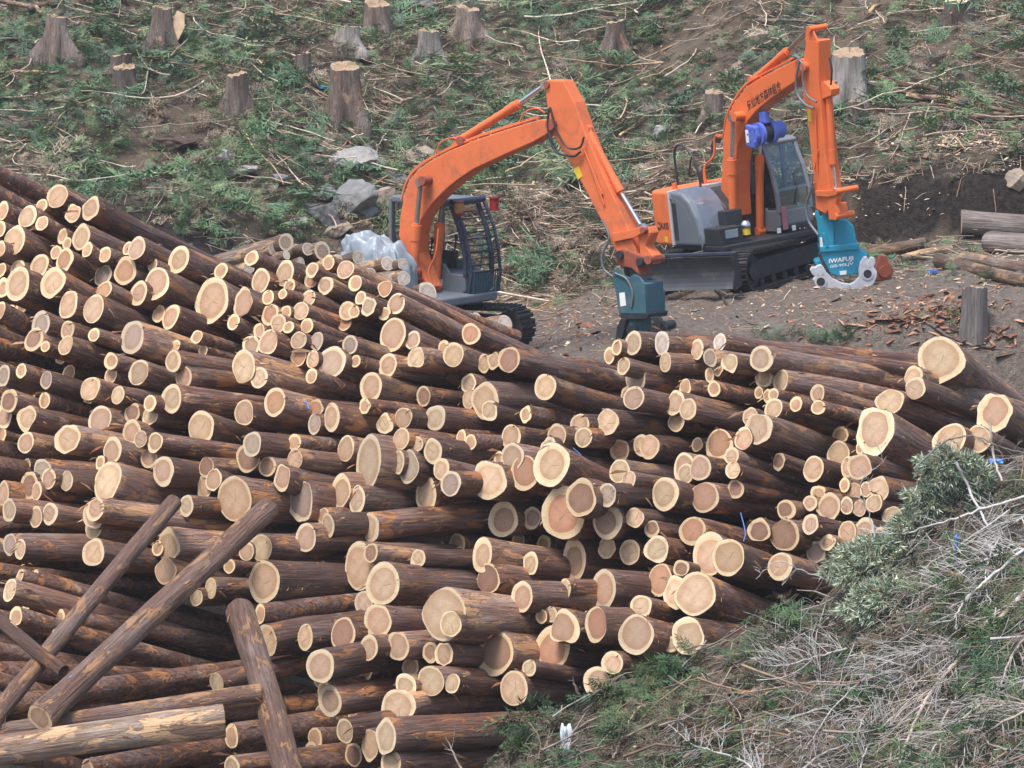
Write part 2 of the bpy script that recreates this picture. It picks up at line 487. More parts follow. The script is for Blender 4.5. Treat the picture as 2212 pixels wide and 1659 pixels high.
m, nt, b = new_mat("soil")
tc = nt.nodes.new("ShaderNodeTexCoord")
va = N(nt, "ShaderNodeVertexColor", layer_name="Col")
sep = nt.nodes.new("ShaderNodeSeparateColor"); nt.links.new(va.outputs[0], sep.inputs[0])
P = tc.outputs["Object"]
n1 = noise_tex(nt, P, 1.1, 6.0, 0.65); n2 = noise_tex(nt, P, 9.0, 6.0, 0.7); n3 = noise_tex(nt, P, 38.0, 3.0, 0.6)
c = mixc(nt, ramp(nt, n1, [(0.35, 0.0), (0.65, 1.0)]), (0.085, 0.066, 0.050), (0.170, 0.138, 0.105))
c = mixc(nt, ramp(nt, n2, [(0.5, 0.0), (0.7, 0.7)]), c, (0.19, 0.135, 0.095))
c = mixc(nt, ramp(nt, n3, [(0.60, 0.0), (0.70, 0.75)]), c, (0.30, 0.22, 0.15))
bc = mixc(nt, ramp(nt, n2, [(0.35, 0.0), (0.65, 1.0)]), (0.125, 0.103, 0.087), (0.25, 0.208, 0.178))
bc = mixc(nt, ramp(nt, n3, [(0.62, 0.0), (0.70, 0.6)]), bc, (0.40, 0.30, 0.20))
c = mixc(nt, sep.outputs[1], c, bc)
dc = mixc(nt, ramp(nt, n2, [(0.35, 0.0), (0.7, 1.0)]), (0.014, 0.012, 0.012), (0.070, 0.055, 0.048))
c = mixc(nt, sep.outputs[0], c, dc)
yc = mixc(nt, ramp(nt, n2, [(0.35, 0.0), (0.7, 1.0)]), (0.20, 0.11, 0.05), (0.40, 0.26, 0.13))
c = mixc(nt, sep.outputs[2], c, yc)
nt.links.new(c, b.inputs["Base Color"])
b.inputs["Roughness"].default_value = 0.95
b.inputs["Specular IOR Level"].default_value = 0.15
hh = N(nt, "ShaderNodeMath", operation='ADD'); nt.links.new(n2, hh.inputs[0]); nt.links.new(n3, hh.inputs[1])
bump(nt, b, hh.outputs[0], 0.9, 0.09)
MAT["soil"] = m
ground = mesh_np("ground", np.stack([GX, GY, GZ], -1).reshape(-1, 3), quads, m, smooth=True, cols=cols)
tag(ground, kind="structure")
# ------------------------------------------------------------------ the big log pile
# cut ends read from the photograph: tile -> (x0, y0, scale) to the 2212-wide reading, entries x, y, w, h, tone
TILES = {'A': (0, 600, .45208), 'B': (900, 900, .45208), 'C': (1800, 1200, .45208), 'D': (2700, 1200, .45208),
         'E': (0, 1300, .45208), 'F': (900, 1500, .45208), 'G': (1800, 1700, .45208), 'H': (2700, 1700, .45208),
         'I': (0, 2000, .6461), 'J': (1200, 2200, .5425), 'K': (2300, 1700, .8269), 'R': (3300, 1150, .45202)}
ENDS = {
 'A': """505,408,180,215,n 370,490,100,105,n 25,535,90,170,n 245,588,155,205,p 370,648,105,145,p 645,562,140,165,n 803,518,148,190,n
 125,803,200,280,n 0,700,90,150,n 718,770,165,245,n 550,763,95,140,n 592,825,80,110,g 773,882,92,135,p 927,925,105,148,p 495,905,95,130,n
 572,975,155,220,r 345,1030,165,210,n 1210,868,150,220,n 1130,870,90,130,p 1580,970,175,245,n 1108,1070,205,250,r 912,1110,160,200,g
 1350,1015,85,120,n 1382,1185,225,290,n 920,1240,140,170,r 1225,1268,145,210,n 155,1185,220,310,n 465,1172,205,285,n 25,1220,90,170,n
 605,1368,175,260,n 828,1405,185,260,p 1955,1070,105,140,p 1875,1330,290,410,n 2150,1345,165,260,n 2065,1518,105,150,r 1403,1450,110,155,r
 1510,1475,160,215,n 360,1545,160,240,g 597,1595,120,170,n 830,1635,95,125,n 0,1420,60,160,n 0,880,60,160,n 155,1050,130,150,n""",
 'B': """235,293,120,135,p 530,425,165,235,n 315,490,155,200,n 770,398,115,140,n 765,480,130,150,r 915,330,115,135,n 1065,395,145,160,n
 1150,515,112,140,n 890,535,130,155,n 570,540,105,130,p 1415,563,125,155,r 165,682,175,265,n 380,640,105,135,g 735,650,140,160,n 670,760,135,160,p
 1515,697,170,190,n 1200,645,105,130,n 1270,720,140,140,p 1410,785,105,120,g 395,790,165,200,r 470,870,145,175,n 540,768,100,115,r 560,905,98,115,n
 725,890,120,130,r 1085,760,150,170,n 1140,767,100,115,n 1057,862,118,150,r 75,858,105,150,r 300,935,95,130,g 380,1037,165,225,n 230,1070,160,160,n
 650,1020,125,160,n 810,1030,125,165,g 1105,1060,135,170,g 1485,972,230,290,n 1660,1020,135,175,n 650,1157,135,190,r 775,1187,125,155,p
 945,1212,240,285,p 1155,1205,85,115,g 1438,1243,160,210,n 1935,1085,95,135,n 2020,1147,185,220,n 165,1250,205,300,p 300,1350,160,195,p
 765,1335,120,130,r 1290,1435,185,260,n 1755,1515,135,185,d 1690,1175,180,150,p 510,610,80,90,p""",
 'C': """185,300,165,190,r 300,562,115,165,n 385,540,110,165,n 520,527,190,245,d 165,740,120,165,p 310,890,245,330,n 350,980,145,175,p
 165,880,100,180,n 842,770,200,240,n 670,1013,105,155,p 1147,1113,170,220,n 1395,1080,190,240,p 1625,865,175,210,n 1990,910,150,210,p
 2105,965,155,185,p 2000,1080,150,175,n 2080,770,115,140,n 1905,550,105,180,p 1875,380,125,210,w 1620,380,130,215,p 1475,420,95,150,w
 1410,490,95,150,w 1535,585,115,150,p 1640,690,200,180,p 1180,1215,160,170,p""",
 'D': """197,435,115,200,p 395,375,112,165,w 310,510,125,160,g 380,605,90,135,g 485,558,135,175,p 305,665,85,145,p 345,785,112,145,p
 765,520,200,230,p 780,682,158,190,p 935,718,140,205,p 1260,825,130,165,n 1267,950,118,130,n 740,820,80,115,n 870,835,80,110,p 815,850,80,120,n
 1070,920,115,140,d 1900,900,200,250,p 870,960,180,170,p 1770,1160,345,430,p 1720,1060,190,230,p 735,1140,245,295,n 665,1030,130,160,n
 605,1225,160,200,n 390,1290,250,300,r 500,1378,135,150,p 510,1505,135,160,p 195,1280,100,130,d 920,1430,125,140,d 1225,1495,190,220,n
 1445,1365,200,230,n 1630,1475,230,230,n 1530,1480,110,180,n 1640,1310,80,110,p""",
 'E': """1170,110,210,300,g 835,88,95,125,n 400,190,75,95,d 580,180,140,160,n 300,130,170,180,d 1740,105,98,118,p 1795,230,80,115,p 1552,185,90,110,p
 1533,320,150,175,n 30,450,95,190,g 188,405,100,120,r 408,488,105,165,g 980,320,112,145,g 980,445,120,130,r 1225,420,175,230,n 1625,465,170,150,r
 798,563,175,220,n 1043,620,120,160,p 393,667,105,155,p 1517,652,185,265,p 1327,693,125,130,n 1325,805,135,165,p 80,670,160,180,d 40,810,130,220,n
 232,825,160,215,n 883,838,185,250,n 1170,780,150,130,d 1780,903,240,285,n 228,1040,145,195,n 595,1008,200,265,n 1165,945,165,190,n
 1243,1008,125,145,n 1370,1040,155,185,n 1318,1180,135,180,n 995,1110,160,250,n 1445,1293,175,260,n 950,1385,230,380,p 885,1215,80,130,n
 375,1275,130,170,g 260,1420,160,200,d 430,1360,130,160,n 590,1380,130,170,p 325,1470,85,180,p 30,1490,95,240,n 80,1640,145,150,p
 840,1630,160,180,n 1825,1260,155,150,d 1810,1430,150,220,n 1890,1370,155,200,n 2075,1540,310,390,n 1650,1600,120,180,p""",
 'F': """440,240,230,200,r 168,333,170,225,n 805,295,150,130,r 790,435,115,195,g 945,375,135,245,n 1235,275,120,110,r 1413,435,130,180,p
 1580,378,145,190,n 1862,378,175,220,p 240,612,178,225,g 205,730,220,220,d 615,595,115,120,g 617,745,130,195,n 375,810,140,190,d 505,912,145,245,n
 1070,650,140,240,n 1270,770,235,520,p 1560,563,135,200,n 1690,615,125,145,n 1840,675,160,235,p 1530,770,110,220,p 1622,812,190,300,g
 1915,833,140,210,n 1997,960,185,240,g 1780,1058,195,315,p 670,1120,220,390,g 1022,1030,175,320,n 1170,1105,150,260,p 870,1250,110,130,p
 913,1330,110,215,p 713,1440,168,255,n 1288,1350,150,260,p 318,1530,200,230,p 190,1560,130,150,n 1290,1575,120,175,d 1710,1620,140,130,p""",
 'G': """183,152,108,145,d 100,110,90,140,p 540,105,165,210,n 945,90,170,200,n 870,190,150,160,p 550,280,205,240,n 345,490,290,355,p 660,425,240,320,r
 895,350,295,370,n 570,490,90,120,p 430,290,80,120,d 1500,225,155,160,r 1690,180,130,190,n 1765,195,170,215,n 1500,410,175,215,p 1583,482,125,155,p
 2085,430,150,185,p 2075,380,190,270,n 1905,610,225,280,p 1158,645,280,340,d 1000,780,365,460,r 1390,620,160,200,g 1395,855,260,290,d
 468,835,245,305,n 725,823,145,190,g 1635,820,150,175,p 1785,920,150,120,d 285,1150,170,300,n 340,1360,220,240,d 712,1225,128,215,p
 1100,1190,195,360,n 1387,1088,158,175,p 1590,1125,190,215,p 1828,1100,215,240,p 2045,1265,140,150,d 1860,1370,210,300,r 635,1520,170,290,n
 1020,1450,100,175,p 1358,1460,215,370,r 1690,1605,200,210,p 1990,1480,170,310,p""",
 'H': """225,380,185,225,n 262,640,250,275,r 535,568,145,165,d 985,750,165,175,d 1265,600,130,130,d 1197,690,125,140,n 1360,725,205,250,n
 1517,713,125,155,p 1632,735,125,155,n 1585,595,130,170,n 1690,570,110,140,n 1803,563,185,205,p 1760,690,160,150,p 1500,530,90,130,g
 742,930,190,220,d 972,975,270,290,d 1197,878,135,178,n 155,940,235,250,r 305,1140,280,400,n 470,1170,280,315,n 1525,955,160,225,n
 1670,940,190,225,n 1920,820,180,200,n 1820,960,100,110,n 1350,1040,140,150,n 1247,1125,190,175,g 930,1252,220,260,n 180,1495,375,400,p 2200,540,130,210,n""",
 'R': """1020,645,405,410,p 785,790,160,200,n 800,890,180,190,n 1495,1110,300,330,n 1100,1350,285,300,n 1360,1340,220,240,n""",
 'I': """60,72,100,115,p 220,105,95,110,n 310,85,100,110,n 580,85,130,170,n 583,160,105,160,p 578,325,130,170,n 125,305,65,130,p 1043,285,130,205,n
 975,300,70,100,p 1025,440,130,170,n 1420,410,65,90,n 1305,545,80,130,p 1215,600,85,120,p 60,558,80,150,p 123,470,45,90,p 210,485,55,110,p
 97,720,70,120,p 1635,507,190,270,n 1610,705,65,125,p 1650,870,110,200,n 1340,1130,80,125,p 1890,850,80,160,n 1435,1650,110,90,p 60,275,95,100,g""",
 'J': """440,120,200,340,n 610,250,225,295,p 470,395,130,200,p 570,528,195,250,n 318,622,180,250,d 508,720,140,200,n 725,710,150,220,n 45,640,90,190,n
 150,855,195,250,n 1065,475,330,400,n 1110,545,148,195,p 960,755,110,160,d 1060,768,132,180,n 870,90,110,130,p 1435,765,280,335,d 1860,720,250,330,r
 1955,570,200,260,n 2180,550,150,280,r 815,865,125,150,n 965,965,210,200,p 780,1000,170,160,p 1125,985,110,150,p 1578,1020,205,265,p 1690,870,120,110,p
 720,1160,230,230,p 220,1113,165,225,n 330,1335,125,185,p 515,1440,120,240,n 633,1375,155,265,p 395,1510,120,180,d 670,1570,170,160,p 1845,475,110,110,p 1780,490,90,100,d""",
 'K': "295,1015,165,190,n 545,1020,160,150,p 465,1060,80,80,p 180,1150,120,90,p 105,1245,135,150,p",
}
# image slope (degrees below horizontal) and foreshortening of the logs, read at places over the pile
FIELD = np.array([(40, 440, 27, .74), (200, 480, 27, .74), (390, 560, 27, .72), (60, 620, 26, .70), (250, 640, 25, .70), (450, 650, 24, .70),
    (620, 600, 24, .74), (850, 650, 26, .82), (1000, 720, 22, .85), (700, 750, 20, .76), (850, 730, 22, .80), (60, 780, 16, .68), (290, 750, 18, .68),
    (520, 790, 18, .74), (720, 780, 16, .82), (840, 790, 12, .78), (1100, 780, 11, .8), (1180, 830, 10, .84), (1050, 860, 6, .80),
    (200, 840, 14, .74), (370, 860, 6, .72), (430, 920, 12, .82), (60, 900, 16, .74), (230, 1040, 12, .62), (40, 1070, 8, .60), (530, 890, 9, .76),
    (720, 900, 7, .74), (640, 990, 6, .70), (800, 990, 8, .6), (940, 900, 5, .78), (1050, 1040, 5, .82), (1200, 1000, 14, .82), (1310, 910, 5, .8),
    (1640, 770, 11, .88), (1400, 750, 6, .66), (1550, 740, 7, .70), (1690, 830, 11, .74), (1640, 920, 20, .86), (1890, 930, 30, .85), (2030, 780, 34, .95),
    (2140, 890, 38, .92), (1920, 870, 18, .8), (1980, 835, 18, .86), (1520, 1070, 8, .86), (1440, 1060, 8, .84), (1760, 1010, 18, .90), (1870, 1000, 18, .92),
    (1800, 1090, 10, .88), (1850, 1150, 10, .85), (1700, 1150, 14, .88), (1570, 1200, 17, .92), (1690, 1220, 17, .88), (1500, 1280, 22, .93),
    (1370, 1370, 10, .9), (1450, 1380, 14, .9), (1230, 1100, 6, .86), (1300, 1130, 5, .92), (1080, 1120, 3, .82), (1240, 1200, 2, .68), (1130, 1290, 4, .66),
    (800, 1140, 1, .62), (660, 1160, -2, .68), (570, 1250, -3, .76), (830, 1260, 2, .82), (200, 1190, 5, .72), (370, 1180, 3, .68), (30, 1270, 16, .52),
    (960, 1330, 4, .84), (1060, 1420, 4, .86), (1220, 1350, 4, .8), (740, 1370, 4, .76), (690, 1440, -7, .78), (600, 1400, -6, .6), (470, 1480, -6, .6),
    (710, 1510, -10, .74), (830, 1600, -3, .66), (740, 1580, -8, .72), (930, 1470, 2, .9), (1110, 1490, 4, .8), (1290, 1460, 4, .85), (40, 1150, 3, .6), (1000, 950, 6, .84)], float)

def field(u, v):
    d2 = (FIELD[:, 0] - u) ** 2 + ((FIELD[:, 1] - v) * 1.25) ** 2 + 300.0
    w = 1 / d2 ** 1.6
    return float((w * FIELD[:, 2]).sum() / w.sum()), float((w * FIELD[:, 3]).sum() / w.sum())

TONE = {  # heartwood, sapwood
    'n': ((0.51, 0.345, 0.225), (0.69, 0.56, 0.375)), 'p': ((0.57, 0.42, 0.275), (0.72, 0.60, 0.41)), 'r': ((0.46, 0.255, 0.155), (0.65, 0.51, 0.33)),
    'd': ((0.28, 0.165, 0.115), (0.60, 0.47, 0.30)), 'g': ((0.36, 0.285, 0.23), (0.56, 0.48, 0.365)), 'w': ((0.66, 0.59, 0.51), (0.73, 0.67, 0.57))}
TONE_WORDS = {'n': "pinkish tan heart", 'p': "pale cream cut end", 'r': "reddish heart", 'd': "dark brown heart", 'g': "greyed cut end", 'w': "bleached white cut end"}

logs = []
def add_log(u, v, w, h, tone, L=None, alpha=None, c=None, seen=True):
    a, cc = field(u, v)
    a = (a + random.gauss(0, 1.8)) if alpha is None else alpha
    cc = min(0.96, max(0.5, cc + random.gauss(0, 0.02))) if c is None else c
    s = math.sqrt(1 - cc * cc); ar = math.radians(a)
    hb = math.sqrt(math.cos(ar) ** 2 + (cc * math.sin(ar)) ** 2)
    wb = math.sqrt(math.sin(ar) ** 2 + (cc * math.cos(ar)) ** 2)
    Dh, Dw = h / hb, w / wb
    if Dw > 1.12 * Dh: D, q = 0.6 * Dw + 0.4 * Dh, 1.0
    else: D, q = Dh, min(1.08, max(0.68, Dw / Dh))
    if D * q < 12: D = 12 / q
    logs.append(dict(u=u, v=v, D=D, q=q, a=ar, c=cc, s=s, tone=tone, L=L or random.uniform(4.2, 6.2), seen=seen, area=w * h))

for T, txt in ENDS.items():
    x0, y0, sc_ = TILES[T]
    for e in txt.split():
        x, y, w, h, t = e.split(',')
        k = sc_ * 0.54003
        add_log((x0 + float(x) * sc_) * 0.54003, (y0 + float(y) * sc_) * 0.54003, float(w) * k, float(h) * k, t)
N_END = len(logs)
# logs whose near ends lie beyond the left edge of the view, seen only along their length
for v in np.arange(385, 1640, 42):
    for kk in range(2):
        uu = -70 - 95 * kk - random.uniform(0, 70)
        a, cc = field(30, min(v + 8, 1300))
        add_log(uu, v + (uu * math.tan(math.radians(a))) * 0.9 + random.uniform(-8, 8), 34, 44 + random.uniform(-6, 12), random.choice('nnnpr'), L=6.0, alpha=a, seen=False)
# a few read along their length, ends hidden by neighbours
for (u, v, h, a, c) in [(-30, 1140, 26, -1, .55), (-40, 1228, 36, 5, .5), (-50, 1275, 40, 12, .5), (-40, 1330, 40, 13, .5), (-50, 1400, 42, 8, .5), (130, 1498, 46, -7, .5),
                        (-50, 1450, 46, 2, .5), (190, 1665, 54, -10, .5), (130, 1335, 40, 9, .5), (60, 1300, 38, 14, .5),
                        (430, 1530, 48, -7, .5), (500, 1590, 54, -8, .5), (-60, 1530, 46, -7, .5), (620, 1650, 46, -5, .6), (860, 1650, 44, -3, .6)]:
    add_log(u, v, h * c, h, 'n', L=5.0, alpha=a, c=c, seen=False)

# distance of every end: the front of the pile leans back; neighbours are pushed apart along their own sight lines
n = len(logs)
U = np.array([l['u'] for l in logs]); V = np.array([l['v'] for l in logs])
DIR = np.array([ray(l['u'], l['v']) for l in logs])
AX = []
for i, l in enumerate(logs):
    vh = DIR[i] / np.linalg.norm(DIR[i])
    r_ = RIGHT - vh * (RIGHT @ vh); r_ /= np.linalg.norm(r_)
    u_ = np.cross(r_, vh)
    d = l['c'] * vh + l['s'] * (math.cos(l['a']) * r_ - math.sin(l['a']) * u_)
    AX.append(d / np.linalg.norm(d))
AX = np.array(AX)
t0 = 54.6 + (1650 - V) * 0.0085
seen = np.array([l['seen'] for l in logs])
t0 = t0 + np.where(seen, 0.0, 0.7)
# smaller, lower-lying look-overs start a touch in front
DPX = np.array([l['D'] * (0.5 + 0.5 * l['q']) for l in logs])
t = t0 + rng.normal(0, 0.12, n)
LEN = np.array([l['L'] for l in logs])
S = 8
fr_ = np.linspace(0, 1, S)
for it in range(64):
    RAD = DPX * t / FPX * 0.5
    A = CP[None] + DIR * t[:, None]
    pts = A[:, None, :] + AX[:, None, :] * (LEN[:, None] * fr_[None])[:, :, None]       # n,S,3
    rel = pts[:, None, :, :] - A[None, :, None, :]                                          # i,j,S
    al = np.clip(np.einsum('ijsk,jk->ijs', rel, AX), 0, LEN[None, :, None])
    dv = rel - al[..., None] * AX[None, :, None, :]
    ds = np.linalg.norm(dv, axis=3)
    sm = ds.argmin(2)
    ii, jj = np.meshgrid(np.arange(n), np.arange(n), indexing='ij')
    dmin = ds[ii, jj, sm]; dvm = dv[ii, jj, sm]
    over = (RAD[:, None] + RAD[None, :]) * 0.96 - dmin
    np.fill_diagonal(over, -1)
    comp = np.einsum('ijk,ik->ij', dvm, DIR) / np.maximum(dmin, 1e-3)
    act = over > 0
    wgt = np.clip(np.abs(comp), 0, 1)
    mv = np.where(act, np.sign(comp) * over * 0.5 * np.where(wgt > 0.25, 1.0, 0.25), 0)
    dt = np.clip(mv.sum(1) / np.maximum(1, act.sum(1)) * 1.6, -0.12, 0.12)
    # an end that shows in the photograph lies in front of every log body whose outline crosses it
    du = (U[:, None] - U[None, :]); dvp = (V[:, None] - V[None, :])
    ca = np.array([math.cos(l['a']) for l in logs]); sa = np.array([math.sin(l['a']) for l in logs]); ss = np.array([l['s'] for l in logs]); cs = np.array([l['c'] for l in logs])
    pmax_i = np.zeros(n); pmax_j = np.zeros(n)
    for ou, ov in ((0, 0), (-.36, 0), (0, -.36), (.25, .3), (-.2, .3)):
        du2 = du + (ou * DPX)[:, None]; dv2 = dvp + (ov * DPX)[:, None]
        along = du2 * ca[None] + dv2 * sa[None]; perp = np.abs(-du2 * sa[None] + dv2 * ca[None])
        am = along * t[None, :] / FPX
        inside = (perp < DPX[None, :] * 0.46) & (am > 0.05) & (am < (LEN * ss)[None, :]) & seen[:, None]
        need = t[None, :] + am * (cs / ss)[None, :] - RAD[None, :] * 1.02 / ss[None, :]
        viol = np.where(inside, t[:, None] - need, -1); np.fill_diagonal(viol, -1)
        push = np.where(viol > 0, np.minimum(viol, 0.6), 0)
        pmax_i = np.maximum(pmax_i, push.max(1)); pmax_j = np.maximum(pmax_j, push.max(0))
    dt = dt - 0.34 * pmax_i + 0.26 * pmax_j
    t = t + dt + 0.02 * (t0 - t)
t = np.clip(t, t0 - 1.6, t0 + 2.2)

def lobes(rs, amp, ks=(2, 3, 4, 5, 7)):
    ph = rs.uniform(0, 6.283, len(ks)); am = rs.normal(0, 1, len(ks)) * amp / np.array([1.0, 1.2, 1.6, 2.2, 3.0])
    return lambda th: 1 + sum(a_ * np.cos(k * th + p_) for a_, k, p_ in zip(am, ks, ph))

def log_geometry(D, q, L, seed, rho, amp=0.035, nseg=24, taper=0.2):
    rs = np.random.default_rng(seed)
    th = np.arange(nseg) * 2 * np.pi / nseg
    f = lobes(rs, amp); g = lobes(rs, amp * 1.3)
    ol = f(th); il = 0.45 * ol + 0.55 * g(th)
    R = D / 2
    xs = np.array([0, 0.012, 0.12, 0.35, 0.7, 1.2, 1.9, 2.8, 3.8, 5.0]); xs = np.append(xs[xs < L - 0.3], L)
    bend = rs.normal(0, 0.010, 2) * L
    rows = []
    flare = 1 + 0.07 * max(0, rs.normal(0.3, 0.5)) * np.exp(-xs / 0.5)
    for k, x in enumerate(xs):
        fade = max(0.25, 1 - x / 1.5)
        rad = R * (1 - taper * x / 6) * flare[k] * (1 + (ol - 1) * fade + rs.normal(0, 0.016, nseg) * (k > 1) + (rs.uniform(0.03, 0.09) * np.exp(-((th - rs.uniform(0, 6.28)) / .35) ** 2) if (k > 2 and rs.uniform() < .5) else 0))
        if k == 0: rad = rad * 0.975
        sx = x / L
        by = bend[0] * 4 * sx * (1 - sx); bz = bend[1] * 4 * sx * (1 - sx)
        rows.append(np.stack([np.full(nseg, x), q * rad * np.cos(th) + by, rad * np.sin(th) + bz], 1))
    body = np.concatenate(rows); K = len(xs)
    ix = np.arange(K * nseg).reshape(K, nseg)
    a = ix[:-1]; b = np.roll(a, -1, 1); d = ix[1:]; c = np.roll(d, -1, 1)
    bf = np.stack([a, d, c, b], -1).reshape(-1, 4)
    # far end
    cap = np.append(body, [[L, 0, 0]], 0); ce = len(body)
    capf = np.stack([ix[-1], np.roll(ix[-1], -1), np.full(nseg, ce), np.full(nseg, ce)], 1)
    r0 = np.linalg.norm(rows[0][:, 1:] / [[q, 1]], axis=1)
    jag = rs.normal(0, 0.004, nseg)
    tilt = rs.normal(0, 0.05, 2)
    def plane(y, z): return tilt[0] * y + tilt[1] * z
    outer = np.stack([np.zeros(nseg), rows[0][:, 1], rows[0][:, 2]], 1)
    ri = R * rho * il
    cy, cz = rs.normal(0, 0.055, 2) * R
    inner = np.stack([np.zeros(nseg), q * ri * np.cos(th) + cy, ri * np.sin(th) + cz], 1)
    for P_ in (outer, inner): P_[:, 0] = plane(P_[:, 1], P_[:, 2])
    cap[:nseg, 0] = outer[:, 0]; cap[nseg:2 * nseg, 0] += outer[:, 0]
    sapv = np.concatenate([outer, inner]); i0 = np.arange(nseg)
    sapf = np.stack([i0, np.roll(i0, -1), np.roll(i0, -1) + nseg, i0 + nseg], 1)
    mid = np.stack([np.zeros(nseg), 0.5 * (inner[:, 1] - cy) + cy, 0.5 * (inner[:, 2] - cz) + cz], 1); mid[:, 0] = plane(mid[:, 1], mid[:, 2])
    hv = np.concatenate([inner, mid, [[plane(cy, cz), cy, cz]]])
    hf = [(i, (i + 1) % nseg, (i + 1) % nseg + nseg, i + nseg) for i in range(nseg)]
    ht = [(i + nseg, (i + 1) % nseg + nseg, 2 * nseg) for i in range(nseg)]
    return cap, bf, capf[:, :3], sapv, sapf, hv, hf, ht

def pyd(name, v, faces, mat, parent=None, smooth=True, edge=None):
    me = bpy.data.meshes.new(name)
    me.from_pydata([tuple(p) for p in v], [], [tuple(int(k) for k in f) for f in faces])
    me.polygons.foreach_set("use_smooth", [smooth] * len(me.polygons))
    me.materials.append(mat); me.update()
    if edge is not None: me.attributes.new("edge", 'FLOAT', 'POINT').data.foreach_set("value", np.asarray(edge, dtype=np.float32))
    return link(bpy.data.objects.new(name, me), parent)

def make_log(name, M, D, q, L, seed, tone, rho=None, bark="bark", amp=0.035, parent_parts=True, taper=0.14):
    rs = random.Random(seed)
    rho = rho or rs.uniform(0.70, 0.89)
    v, bf, cf, sv, sf, hv, hf, ht = log_geometry(D, q, L, seed, rho, amp, taper=taper)
    o = pyd(name, v, list(bf) + list(cf), MAT[bark])
    o.matrix_world = M
    hc, sc2 = TONE[tone]
    k = rs.uniform(0.80, 1.15); kw = rs.uniform(0.85, 1.07)
    ns_ = len(sv) // 2
    if rs.random() < .16: sc2 = tuple(.72 * x + .28 * y for x, y in zip(sc2, (.42, .39, .35))); hc = tuple(.72 * x + .28 * y for x, y in zip(hc, (.30, .26, .22)))
    s = pyd("sapwood", sv, sf, MAT["sap"], o, False, [0] * ns_ + [1] * ns_); s.color = (*[min(0.9, x * kw) for x in sc2], 1)
    hh_ = pyd("heartwood", hv, list(hf) + list(ht), MAT["heart"], o, False, [1] * ns_ + [.35] * ns_ + [0]); hh_.color = (hc[0] * k, hc[1] * k * rs.uniform(0.95, 1.05), hc[2] * k, 1)
    return o

def frame(o, d, up=(0, 0, 1)):
    d = Vector(d).normalized(); z = Vector(up); z = (z - d * z.dot(d)).normalized(); y = z.cross(d)
    return Matrix(((d.x, y.x, z.x, o[0]), (d.y, y.y, z.y, o[1]), (d.z, y.z, z.z, o[2]), (0, 0, 0, 1)))

LOG_AXES = []       # (start, axis, length, radius) for bark shreds and supports
def log_zone(u, v):
    if u > 1960: return "heaped behind the conifer bushes"
    if v < 600 and u < 560: return "on the high shoulder of the pile"
    if v < 770 and u < 560: return "just under the pile's high shoulder"
    if v < 720 and u < 1120: return "below the silver tarpaulin"
    if v < 860 and u < 1200: return "in front of the caged excavator"
    if u > 1300 and v < 900: return "below the teal processing head"
    if v > 1300 and u > 1150: return "at the foot by the brush mound"
    if v > 1300 and u > 620: return "at the foot beside the propped log"
    if u < 640 and v > 1080: return "behind the two leaning logs"
    if u < 640: return "above the two leaning logs"
    if u > 1500: return "beside the pale green conifer bush"
    if v < 1040: return "midway up the pile face"
    return "low in the pile face"
def size_word(D): return "thick" if D > 0.46 else ("thin" if D < 0.27 else "middling")
order = sorted(range(N_END), key=lambda i: -logs[i]['area'])
single = set(order[:296])
stuff_v, stuff_f, stuff_m, sb = [], [], [], 0
for i, l in enumerate(logs):
    P0 = CP + DIR[i] * t[i]
    D = l['D'] * t[i] / FPX
    Mx = frame(P0, AX[i], UP)
    LOG_AXES.append((P0, AX[i], l['L'], D / 2, Mx))
    amp = 0.03 if random.random() < 0.75 else 0.06
    if i in single:
        wq = 0.6 if (l['u'] > 1280 and l['v'] < 900) else 0.22
        o = make_log("log", Mx, D, l['q'], l['L'], 1000 + i, l['tone'], amp=amp, bark="bark_warm" if random.random() < wq else "bark", rho=random.uniform(0.55, 0.66) if D < 0.24 and random.random() < .5 else None)
        w_ = size_word(D)
        zn = log_zone(l['u'], l['v']); sh = "" if l['q'] > 0.86 else "narrow oval "
        lab = f"{w_} {sh}log with {TONE_WORDS[l['tone']]}, {zn}"
        tag(o, lab, "log", f"{w_} {sh}logs with {TONE_WORDS[l['tone']]} {zn}")
    else:
        v, bf, cf, sv, sf, hv, hf, ht = log_geometry(D, l['q'], l['L'], 1000 + i, random.uniform(.68, .8), amp)
        for vv, ff, mi in ((v, list(bf) + list(cf), 0), (sv, list(sf), 1), (hv, list(hf) + list(ht), 2)):
            vw = [tuple(Mx @ Vector(p)) for p in vv]
            stuff_v += vw; stuff_f += [tuple(int(k) + sb for k in f) for f in ff]; stuff_m += [mi] * len(ff); sb += len(vw)
